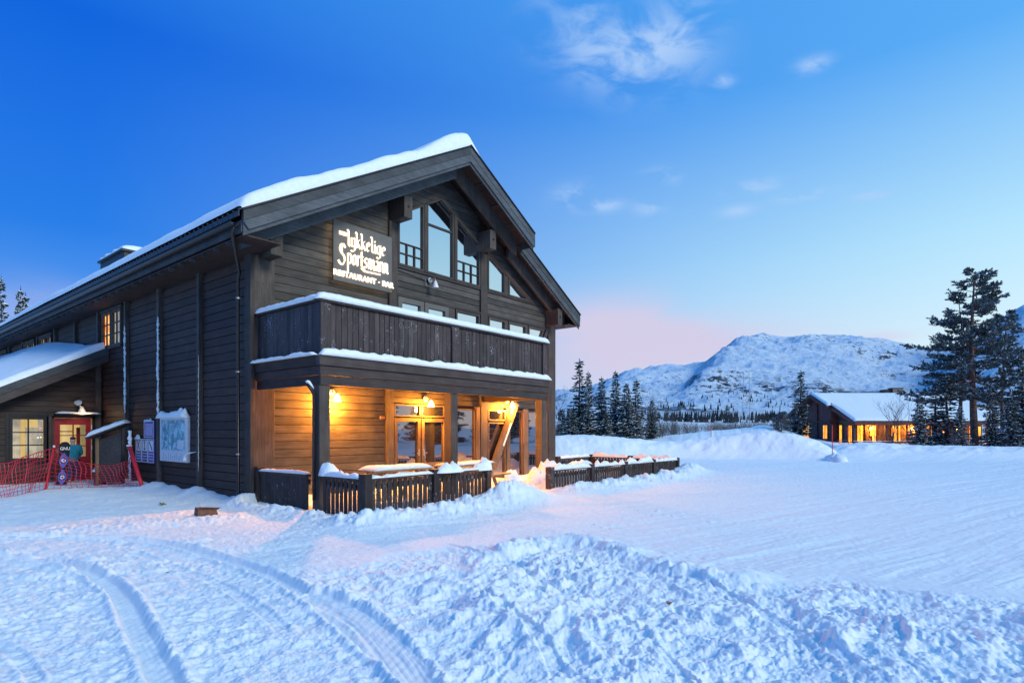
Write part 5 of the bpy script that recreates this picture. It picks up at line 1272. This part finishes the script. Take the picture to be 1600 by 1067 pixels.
# veranda
HB_().hbox(.1, LU-.5, .3, 2.2, -.3, -.1).build('veranda_floor', 'red_wood', fh)
for u0 in np.arange(.1, LU-1, 4.4):
    for k in range(5):
        HB_().hbox(u0+.02, u0+4.38, .28, .34, -1.1+k*.30, -1.1+k*.30+.28).build('balustrade_board', 'red_wood', fh)
HB_().hbox(.1, LU-.5, .22, .40, .42, .47).build('handrail', 'board_white', fh)
HB_().hbox(.95, 1.0, 2.3, 5.0, .42, .47).build('handrail', 'board_white', fh)
for u in (.15, 3.4, 6.9, 10.4, 13.9): HB_().hbox(u, u+.2, .3, .5, -1.2, ZE-.2).build('post', 'red_dark_wood', fh)
for u0, u1, mm in ((.55, 1.0, 'house_glow'), (1.5, 2.2, 'house_glow'), (3.1, 3.7, 'room_orange'), (5.3, 6.2, 'house_glow'), (8.9, 9.6, 'house_glow'), (10.2, 10.9, 'room_orange'), (13.5, 14.3, 'house_glow')):
    f = HB_().hbox(u0, u1, 2.12, 2.19, .25, 2.12).build('window', 'frame_wood', fh); HB_().hbox(u0+.07, u1-.07, 2.08, 2.10, .32, 2.05).build('pane', mm, f); HB_().hbox((u0+u1)/2-.02, (u0+u1)/2+.02, 2.05, 2.07, .32, 2.05).build('muntin', 'frame_wood', f)
for v0, v1 in ((5.6, 6.6), (9.6, 11.2)):
    f = HB_().hbox(.27, .345, v0, v1, .5, 2.2).build('window', 'frame_wood', fh); HB_().hbox(.25, .265, v0+.1, v1-.1, .6, 2.1).build('pane', 'house_glow', f); HB_().hbox(.23, .245, (v0+v1)/2-.03, (v0+v1)/2+.03, .6, 2.1).build('muntin', 'frame_wood', f)
for i, u in enumerate((2.9, 7.3, 12.0)):
    lp = thing('veranda_lamp', ['warm wall lamp left on the cabin veranda', 'warm bright wall lamp in the middle of the cabin veranda', 'warm wall lamp at the tree end of the cabin veranda'][i], 'lamp', hp(u, 1.9, 1.75), 'lamps on the cabin veranda')
    MB().lathe(hp(u, 1.9, 1.75), [(0, -.12), (.10, -.08), (.11, .05), (0, .14)], 10).build('globe', 'lamp_spot', lp)
    l = bpy.data.lights.new('veranda_light', 'POINT'); l.energy = 330; l.color = (1, .34, .035); l.shadow_soft_size = .12
    o = bpy.data.objects.new('veranda_light', l); o.location = tuple(-VA*.25); col.objects.link(o); o.parent = lp
for u, v, zt_, s in ((9.4, WV+.3, 6.45, .9), (15.2, WV-1.2, 6.95, 1.0)):
    c = HB_().hbox(u, u+s*1.3, v, v+s, 4.6, zt_).build('chimney', 'stone', fh); HB_().hbox(u-.06, u+s*1.3+.06, v-.06, v+s+.06, zt_, zt_+.08).build('cap', 'dark_metal', c)
    HB_().hbox(u-.9, u-.02, v+.2, v+s+.2, 4.9, zt_-.1).build('flue_box', 'dark_metal', c)
def cabin_snow():
    us = np.concatenate([np.linspace(-.55, -.3, 5)[:-1], np.linspace(-.3, -.02, 5), np.linspace(.0, .4, 5)[:-1], np.linspace(.4, LU, 60)]); vs = np.linspace(0, 15.8, 60)
    U, V_ = np.meshgrid(us, vs); U0 = U
    V_ = np.where(U < -.01, 4.2+(V_/15.8)*10.4, V_)
    th = .34+.05*fbm(U.ravel()*.5, V_.ravel()*.5, 3).reshape(U.shape); e = np.clip(np.minimum(V_+.02, 99)/.4, 0, 1); e = np.where(U < -.01, np.clip((V_-4.18)/.3, 0, 1), e)
    eu = np.clip((U+.57)/.35, 0, 1); eu = np.where((U >= 0) & (V_ < 4.2), np.clip((U+.02)/.35, 0, 1), eu)
    th = th*np.sqrt(1-(1-e)**2)*np.sqrt(1-(1-eu)**2)
    Z = ZP-(ZP-ZE)/WV*np.sqrt((V_-WV)**2+.15)+.02+th
    X = H0.x+UA.x*U+VA.x*V_; Y = H0.y+UA.y*U+VA.y*V_
    m, k = U.shape; i = np.arange(m-1)[:, None]; j = np.arange(k-1)[None, :]; F = np.stack([i*k+j, i*k+j+1, (i+1)*k+j+1, (i+1)*k+j], -1).reshape(-1, 4)
    tag(npmesh('roof_snow', np.stack([X.ravel(), Y.ravel(), Z.ravel()], 1), F, 'roof_snow_mat'), 'smooth snow covering the roof of the far cabin', 'snow', kind='stuff')
cabin_snow()

# ============================================================ TREES
class Leaves:
    def __init__(s): s.V = []; s.F = []; s.SV = []; s.SF = []
    def clump(s, c, d, ln, wd, rnd, snow=.0, up=.3):
        d = d.normalized(); sd = d.cross(Vector((rnd.uniform(-.4, .4), rnd.uniform(-.4, .4), 1))).normalized()
        n = sd.cross(d)
        for k in range(2):
            a = sd if k == 0 else (sd*.4+n*.9)
            k0 = len(s.V); e = rnd.uniform(.75, 1.25)
            s.V += [c-a*wd*.25, c+d*ln*.45-a*wd*.5*e, c+d*ln*1.05*e, c+d*ln*.5+a*wd*.55]; s.F.append((k0, k0+1, k0+2, k0+3))
        if rnd.random() < snow:
            k0 = len(s.SV); o = Vector((0, 0, .006+wd*.10)); q = 1.0
            s.SV += [c-sd*wd*.2+o, c+d*ln*.45-sd*wd*.42*q+o, c+d*ln*.82+o*.5, c+d*ln*.5+sd*wd*.45*q+o, c+d*ln*.4+o*2.6]
            s.SF += [(k0, k0+1, k0+4), (k0+1, k0+2, k0+4), (k0+2, k0+3, k0+4), (k0+3, k0, k0+4)]
def pad(L, p, d, ln, wd, rnd):
    sd = Vector((-d.y, d.x, 0)); sd = sd.normalized() if sd.length > .01 else Vector((1, 0, 0)); k = len(L.SV); u = Vector((0, 0, wd*.45))
    L.SV += [p-d*ln/2-sd*wd*.3, p-sd*wd*.5+d*ln*.1, p+d*ln/2, p+sd*wd*.5+d*ln*.05, p+u, p-u*.1]
    L.SF += [(k, k+1, k+4), (k+1, k+2, k+4), (k+2, k+3, k+4), (k+3, k, k+4), (k+1, k, k+5), (k+2, k+1, k+5), (k+3, k+2, k+5), (k, k+3, k+5)]
def finish_tree(nm, root, trunk, tm, L, nm_):
    trunk.build('trunk', tm, root, smooth=True)
    mb = MB(); mb.v = [tuple(v) for v in L.V]; mb.f = L.F; me_obj(mb, 'crown', nm_, root)
    if L.SV: mb = MB(); mb.v = [tuple(v) for v in L.SV]; mb.f = L.SF; me_obj(mb, 'branch_snow', 'snow', root)
def me_obj(mb, name, m_, parent):
    me = bpy.data.meshes.new(name); me.from_pydata(mb.v, [], mb.f); me.materials.append(M[m_]); o = bpy.data.objects.new(name, me); col.objects.link(o); o.parent = parent; return o
def spruce(h, rmax, seed, snow=.30, base=.04, dens=1.0, nm='needles', taper=.85, size=1.0):
    rnd = random.Random(seed); L = Leaves(); root = bpy.data.objects.new('spruce_tree', None); col.objects.link(root)
    tr = MB(); tr.tube([(rnd.uniform(-.03, .03)*i*.2, rnd.uniform(-.03, .03)*i*.2, h*i/8-.3*(i == 0)) for i in range(9)], [max(.012, .019*h*(1-i/8.3)) for i in range(9)], 7)
    z = h*base
    while z < h*.985:
        t = z/h; rr = rmax*(1-t)**taper*rnd.uniform(.62, 1.12)+.05
        nb = max(3, int((5+4*(1-t))*dens)); a0 = rnd.uniform(0, 6.28)
        for b in range(nb):
            a = a0+6.28*b/nb+rnd.uniform(-.4, .4); r = rr*rnd.uniform(.5, 1.25); z0_ = z; z = z0_+rnd.uniform(-.018, .018)*h; drop = (.10+.42*(1-t))*r*rnd.uniform(.6, 1.3)
            dirv = Vector((math.cos(a), math.sin(a), 0)); n = max(2, int(r/.11)); 
            if r > .3: tr.tube([Vector((0, 0, z)), Vector((0, 0, z-drop*.4))+dirv*r*.5, Vector((0, 0, z-drop*.8))+dirv*r*.9], [.012, .008, .004], 3, False)
            for k in range(n):
                f = (k+.6)/n; p = Vector((0, 0, z-drop*f+.10*r*f*f*2))+dirv*(r*f)
                if k and rnd.random() < snow*.85: pad(L, p+Vector((0, 0, .045)), dirv, rnd.uniform(.14, .26), rnd.uniform(.06, .13), rnd)
                for s_ in (-1, 1, 0):
                    if s_ == 0 and rnd.random() < .4: continue
                    dd = dirv+Vector((-dirv.y, dirv.x, 0))*s_*rnd.uniform(.5, 1.1)+Vector((0, 0, rnd.uniform(-.55, .15)))
                    L.clump(p+Vector((rnd.uniform(-.04, .04), rnd.uniform(-.04, .04), rnd.uniform(-.05, .03))), dd, (.15+.16*(1-f)*min(1, r))*rnd.uniform(.7, 1.3)*size, .085*size, rnd, snow*(1 if s_ else .5))
            z = z0_
        z += h*rnd.uniform(.022, .034)/dens**.5
    L.clump(Vector((0, 0, h*.97)), Vector((0, 0, 1)), .3, .06, rnd)
    finish_tree('spruce_tree', root, tr, 'trunk', L, nm); return root
def pine(h, seed, crown0=.28, rmax=3.0, nb=95, snow=.35, lean=(0, 0), prof=None, trunkr=.24, special=(), sz=1.0, nm='pine_needles'):
    rnd = random.Random(seed); L = Leaves(); root = bpy.data.objects.new('pine_tree', None); col.objects.link(root); tr = MB()
    def ax(t): return Vector((lean[0]*t*h+.25*math.sin(t*5+seed)*t, lean[1]*t*h+.2*math.cos(t*4+seed)*t, t*h))
    tr.tube([ax(i/12)-Vector((0, 0, .4))*(i == 0) for i in range(13)], [max(.02, trunkr*(1-i/12.5)**.8) for i in range(13)], 9)
    prof = prof or (lambda t: (min(1, (t)/.25+.35))*(1-t)**.62)
    lst = [(crown0+(1-crown0)*((i+rnd.random())/nb), rnd.uniform(0, 6.28), None) for i in range(nb)]+list(special)
    for t, a, rs in lst:
        r = rs or (rmax*prof((t-crown0)/(1-crown0))*rnd.uniform(.5, 1.1)+.15)
        p0 = ax(t); dirv = Vector((math.cos(a), math.sin(a), 0)); rise = rnd.uniform(-.22, .18)+.25*(t-.55)
        if t < .45: rise -= .22
        n = max(3, int(r/.22)); pts = [p0]
        for k in range(1, n+1):
            f = k/n; side = Vector((-dirv.y, dirv.x, 0))*rnd.uniform(-.07, .07)*r
            pts.append(p0+dirv*r*f+Vector((0, 0, rise*r*f-.16*r*f*(1-f)*1.5+.12*r*f*f))+side)
        tr.tube(pts, [max(.006, (.010+.016*r)*(1-k/(n+.5))) for k in range(n+1)], 4, False)
        for k in range(1, n+1):
            f = k/n
            if f < .22: continue
            for tw in range(4 if f > .4 else 2):
                td = (dirv*rnd.uniform(.1, 1.0)+Vector((-dirv.y, dirv.x, 0))*rnd.uniform(-1, 1)+Vector((0, 0, rnd.uniform(-.15, .55)))).normalized(); tl_ = rnd.uniform(.18, .55)*min(1, .5+r*.25)
                base = pts[k]; end = base+td*tl_; tr.tube([base, end], [.007, .004], 3, False)
                if rnd.random() < snow*.9: pad(L, base.lerp(end, .6)+Vector((0, 0, .05)), td, rnd.uniform(.18, .36), rnd.uniform(.08, .16), rnd)
                for c in range(3):
                    pc = base.lerp(end, .35+.3*c)
                    for w_ in range(3):
                        dd = td+Vector((rnd.uniform(-.9, .9), rnd.uniform(-.9, .9), rnd.uniform(-.4, .8))); L.clump(pc, dd, rnd.uniform(.13, .22)*sz, .075*sz, rnd, snow*1.25)
    finish_tree('pine_tree', root, tr, 'pine_trunk', L, nm); return root
def birch(h, seed, spread=.5, n0=1, depth=5, r0=.05):
    rnd = random.Random(seed); root = bpy.data.objects.new('birch_tree', None); col.objects.link(root)
    trunk = MB(); tw = MB()
    def grow(p, d, ln, r, dep, mb):
        pts = [p]; q_ = p
        for k in range(3):
            d = (d+Vector((rnd.uniform(-.16, .16), rnd.uniform(-.16, .16), rnd.uniform(-.02, .14)))).normalized(); q_ = q_+d*ln/3; pts.append(q_)
        mb.tube(pts, [r, r*.85, r*.72, r*.6], 5 if r > .02 else 3, False)
        if dep <= 0: return
        for k in range(rnd.choice((2, 3, 3))):
            t = rnd.choice((1, 2, 3, 3)); a = rnd.uniform(0, 6.28); nd = (d+Vector((math.cos(a), math.sin(a), rnd.uniform(-.1, .5)))*rnd.uniform(.35, .35+spread)).normalized()
            grow(pts[t], nd, ln*rnd.uniform(.6, .82), r*.55, dep-1, tw)
    for i in range(n0): grow(Vector((rnd.uniform(-.2, .2)*(n0 > 1), rnd.uniform(-.2, .2)*(n0 > 1), -.2)), Vector((rnd.uniform(-.15, .15), rnd.uniform(-.15, .15), 1)), h*.36, r0, depth, trunk)
    trunk.build('trunk', 'birch', root, smooth=True); tw.build('branches', 'birch', root); return root
def place(root, px, d, label, cat, group, sc=1, rz=0, dz=-.1, fresh=False):
    o = root if fresh else copy_tree(root); x, y = at(px, d); o.location = (x, y, gz(x, y)+dz); o.scale = (sc,)*3 if not isinstance(sc, tuple) else sc; o.rotation_euler.z = rz
    tag(o, label, cat, group); return o
SA_, SB_, SC_, SD_ = spruce(6.6, 1.15, 1, .42), spruce(5.6, .95, 2, .42), spruce(5.0, 1.25, 3, .5), spruce(6.0, .75, 5, .30, dens=.8)
gs = 'spruces standing behind the snow bank'
place(SD_, 905, 47, 'tallest narrow spruce with a bushy tip, left of the row beside the lodge', 'spruce', gs, (1.55, 1.55, 1.14), 1.0, fresh=True)
place(SB_, 919, 46, 'slim spruce close behind the tallest one in the row', 'spruce', gs, (1, 1, 1.02), 2.2, fresh=True)
place(SA_, 962, 47, 'broad snowy spruce in the middle of the row with a straight spire', 'spruce', gs, (1.05, 1.05, .90), .3, fresh=True)
place(SB_, 940, 48, 'narrow spruce standing between the slim pair and the broad middle one', 'spruce', gs, (1.1, 1.1, .98), 4.0)
place(SC_, 979, 46, 'short bushy spruce just right of the broad middle one', 'spruce', gs, (1.05, 1.05, .96), 1.4, fresh=True)
place(SD_, 994, 48, 'thin pointed spruce beside the bare birches', 'spruce', gs, (1.2, 1.2, .87), 2.9)
place(SC_, 892, 44, 'low wide spruce at the very foot of the tallest one', 'spruce', gs, (1, 1, .55), .8)
place(SC_, 948, 44, 'low dense young spruce in front of the row', 'spruce', gs, (.9, .9, .5), 3.1)
place(SC_, 1019, 49, 'small dark spruce among the bare birches', 'spruce', gs, (.8, .8, .66), 5.0)
place(SA_, 878, 47, 'spruce half hidden by the corner pillar of the lodge', 'spruce', gs, (.9, .9, .42), 5.0)
place(SD_, 1251, 52, 'slim solitary spruce at the left gable of the far cabin', 'spruce', None, (1.45, 1.45, .98), .6)
place(SA_, 1243, 53, 'lower spruce squeezed behind the solitary one at the cabin', 'spruce', None, (.6, .6, .42), 2.6)
SP = pine(2.6, 31, .12, 1.3, 34, .5, trunkr=.07, sz=1.0)
place(SP, 1221, 47, 'small wind shaped pine leaning over the snow mound', 'pine', None, (.6, .6, .62), 0, fresh=True)
# behind the roof on the far left
place(SA_, 2, 62, 'tall spruce rising behind the lodge roof at the left edge', 'spruce', 'spruces behind the lodge roof', (1.5, 1.5, 2.62), 0)
place(SB_, 32, 70, 'left one of two spruce tips peeping over the lodge roof', 'spruce', 'spruces behind the lodge roof', (1.8, 1.8, 3.22), 0)
place(SB_, 40, 72, 'right one of two spruce tips peeping over the lodge roof', 'spruce', 'spruces behind the lodge roof', (1.8, 1.8, 3.18), 1)
# right hand group
left_dir = math.atan2(CA, -SA)
big = pine(12.9, 11, .30, 3.3, 112, .42, prof=lambda t: (.85+.1*t)*(1-t)**.46 if t > .12 else .9, trunkr=.27,
           special=[(.60, left_dir, 4.5), (.61, left_dir+.25, 3.3), (.40, left_dir+.3, 4.4), (.37, left_dir-.4, 4.2), (.33, left_dir+.1, 4.6), (.62, left_dir+math.pi, 2.9), (.70, left_dir+math.pi+.2, 3.0), (.50, left_dir-.2, 3.6)], lean=(-.006, .012))
place(big, 1523, 42, 'tallest pine with thick reddish trunk in front of the cabin', 'pine', 'pines on the right', 1, 0, fresh=True)
p2 = pine(10.6, 12, .18, 2.2, 64, .40, trunkr=.15)
place(p2, 1567, 45, 'dark pine just right of the tallest pine', 'pine', 'pines on the right', 1, 0, fresh=True)
p3 = pine(11.6, 14, .42, 1.6, 34, .35, trunkr=.15); place(p3, 1500, 43, 'slimmer pine hidden in the crown of the tallest pine', 'pine', 'pines on the right', 1, .5, fresh=True)
place(SA_, 1597, 41, 'tall spruce at the right edge of the view', 'spruce', 'trees at the right edge', (1.2, 1.2, 1.12), 0)
place(p2, 1655, 46, 'bulky pine just outside the right edge', 'pine', 'trees at the right edge', .9, 2.0)
under = [(1437, 41, SC_, (.85, .85, .80), 'low snowy spruce at the left end of the right tree group'), (1462, 44, SD_, (1.3, 1.3, .86), 'mid height spruce covering the right end of the cabin'),
         (1480, 41, SD_, (1.5, 1.5, .90), 'thin spruce with bare lower stem left of the pine trunk'), (1500, 40, SC_, (.7, .7, .62), 'short snowy spruce right under the big pine limbs'),
         (1550, 40.5, SC_, (.75, .75, .8), 'short spruce just right of the big pine trunk'), (1580, 39, SC_, (.9, .9, .78), 'young spruce between the pine and the edge of view'), (1622, 40, SC_, (1.1, 1.1, 1), 'spruce beyond the right edge of view')]
for i, (px, d, r_, s_, lb) in enumerate(under): place(r_, px, d, lb, 'spruce', 'undergrowth spruces below the pines', s_, i*1.3)
B1, B2, B3 = birch(6.0, 1), birch(5.0, 2, n0=2), birch(3.0, 3, .6, n0=3, depth=4, r0=.022)
gb = 'bare birches beside the spruces'
place(B1, 1008, 48, 'tallest bare birch right of the spruce row', 'birch', gb, .86, 0, fresh=True)
for px, d, r_, s_, rz, lb in ((1003, 46, B2, .80, 1.2, 'forked bare birch standing close to the thin pointed spruce'), (1033, 49, B2, .72, 2.2, 'bare birch at the right end of the spruce row'), (880, 45, B1, .85, 3.0, 'bare birch left of the tallest spruce beside the lodge'),
    (1236, 48, B1, .72, 4, 'pale bare birch stem left of the far cabin'), (1245, 49, B1, .62, 5, 'second pale birch stem touching the cabin gable'), (1400, 47, B2, 1.02, .4, 'bare birch in front of the cabin roof'),
    (1428, 52, B1, 1.0, 1.7, 'high bare birch behind the cabin chimney'), (1178, 62, B3, 1.25, 2.0, 'bare birch shrub on the crest of the snow mound'), (1146, 56, B3, 1.1, .5, 'low bare shrub left of the snow mound'), (1048, 55, B3, 1.2, 1.5, 'bare shrub right of the birches')):
    place(r_, px, d, lb, 'birch', gb if d > 44 and px < 1040 else None, s_, rz, fresh=(r_ is B2 and px == 1003) or (r_ is B3 and px == 1178))
# scrub thicket: one uncountable mass
def scatter_mass(name, spots, src, label, m_, cat='shrubs'):
    V = []; F = []; k = 0; meshes = []
    for ch in [o for o in bpy.data.objects if o.parent == src]:
        me = ch.data; v = np.zeros(len(me.vertices)*3, np.float32); me.vertices.foreach_get('co', v); f = [tuple(p.vertices) for p in me.polygons if len(p.vertices) == 4]; meshes.append((v.reshape(-1, 3), np.array(f)))
    rnd = random.Random(3)
    for x, y, z, s in spots:
        a = rnd.uniform(0, 6.28)
        for v, f in meshes:
            w_ = v.copy(); X = (v[:, 0]*math.cos(a)-v[:, 1]*math.sin(a))*s+x; Y = (v[:, 0]*math.sin(a)+v[:, 1]*math.cos(a))*s+y; w_[:, 0] = X; w_[:, 1] = Y; w_[:, 2] = v[:, 2]*s+z
            V.append(w_); F.append(f+k); k += len(v)
    o = npmesh(name, np.vstack(V), np.vstack(F), m_, False); return tag(o, label, cat, kind='stuff')
rnd = random.Random(9); B4 = birch(2.6, 21, .6, n0=4, depth=3, r0=.018); sp_ = []
for i in range(260):
    px = rnd.uniform(1015, 1235); d = rnd.uniform(62, 140); x, y = at(px, d); sp_.append((x, y, gz(x, y)-.1, rnd.uniform(.6, 1.35)))
for i in range(70):
    px = rnd.uniform(860, 1030); d = rnd.uniform(50, 90); x, y = at(px, d); sp_.append((x, y, gz(x, y)-.1, rnd.uniform(.7, 1.3)))
for i in range(40):
    px = rnd.uniform(1380, 1640); d = rnd.uniform(38, 48); x, y = at(px, d); sp_.append((x, y, gz(x, y)-.1, rnd.uniform(.5, .9)))
scatter_mass('birch_scrub', sp_, B4, 'bare birch scrub thicket between the snow mounds and the mountain', 'birch')
for ch in [o for o in bpy.data.objects if o.parent == B4]: bpy.data.objects.remove(ch)
bpy.data.objects.remove(B4)
def cones(name, spots, label):
    V = []; F = []; rnd = random.Random(6)
    for x, y, z, h in spots:
        k = len(V); n = 5; r = h*rnd.uniform(.16, .24)
        for lv in range(3):
            zb = z+h*(.05+.28*lv); rb = r*(1-.27*lv); zt_ = zb+h*.42
            k = len(V)
            for j in range(n): a = 6.28*j/n+rnd.random(); V.append((x+rb*math.cos(a)*rnd.uniform(.7, 1.2), y+rb*math.sin(a)*rnd.uniform(.7, 1.2), zb))
            V.append((x, y, zt_))
            for j in range(n): F.append((k+j, k+(j+1) % n, k+n))
    o = npmesh(name, V, F, 'far_needles', False); tag(o, label, 'forest', kind='stuff')
dg = bpy.context.evaluated_depsgraph_get(); dg.update()
def hit(x, y):
    ok, loc, *_ = scene.ray_cast(dg, Vector((x, y, 900)), Vector((0, 0, -1))); return loc.z if ok else None
sp_ = []
for i in range(1900):
    px = rnd.uniform(860, 1480); d = 330*math.exp(rnd.uniform(0, 1.0)); dens = 1.0 if px > 1010 else .5
    if d > 480 and (pn(np.array([px*.02]), np.array([d*.006]))[0] < .05): continue
    if rnd.random() > dens: continue
    x, y = at(px, d); z_ = hit(x, y)
    if z_ is None: continue
    sp_.append((x, y, z_-.3, rnd.uniform(3.0, 7.5)))
cones('distant_forest', sp_, 'dark line of distant conifers along the foot of the mountain')
# forest on the other side of the yard, outside the frame (it shows in the porch windows)
for i, (x, y, s) in enumerate(((44, -20, 1.3), (52, -26, 1.6), (48, -34, 1.5), (38, -30, 1.4), (60, -22, 1.7), (34, -24, 1.2), (56, -36, 1.6), (42, -40, 1.6), (64, -30, 1.8), (30, -32, 1.3), (50, -16, 1.2), (36, -38, 1.5))):
    o = copy_tree(SA_ if i % 2 else SC_); o.location = (x, y, gz(x, y)-.1); o.scale = (s*1.3, s*1.3, s*1.15); tag(o, 'spruce standing across the yard, mirrored in the porch windows', 'spruce', 'spruces across the yard')
# power line mast
px_, d_ = 1166, 330; x, y = at(px_, d_); z_ = gz(x, y)
pm = thing('power_mast', 'grey lattice power line mast at the foot of the mountain', 'mast', (x, y, z_))
mb = MB()
for s in (-1.6, 1.6):
    mb.tube([(x+SA*s*1.3, y-CA*s*1.3, z_), (x+SA*s, y-CA*s, z_+29)], .16, 4)
for k in range(6): mb.tube([(x-SA*1.8, y+CA*1.8, z_+4+4*k), (x+SA*1.8, y-CA*1.8, z_+8+4*k)], .08, 3)
mb.build('legs', 'grey_metal', pm); MB().tube([(x-SA*5, y+CA*5, z_+26), (x+SA*5, y-CA*5, z_+26)], .18, 4).build('crossarm', 'grey_metal', pm)
# red marker stakes in the snow banks
for px, d, h_, lean, lb in ((1300.5, 31.6, 1.75, .0, 'tall red marker stake at the end of the snow bank'), (1327, 38.5, 1.3, -.12, 'thin red marker stake leaning in front of the cabin'), (1111, 36, .8, 0, 'short dark red stake in the snow bank left of the mound')):
    x, y = at(px, d); z_ = gz(x, y); tag(MB().tube([(x, y, z_-.3), (x+SA*lean*h_, y-CA*lean*h_, z_+h_)], .022, 6).build('marker_stake', 'red_plastic'), lb, 'stake')
# white cut end of the ploughed bank
x, y = at(1306, 31.0); snow_heap((x, y, 0), 1.3, .5, .34, 'bright broken block of snow at the end of the bank', 77, rot=.4)
for o in bpy.data.objects:
    if o.type == 'MESH' and o.parent is None and 'label' not in o.keys() and 'kind' not in o.keys(): print('UNTAGGED', o.name)
scene.render.engine = 'CYCLES'
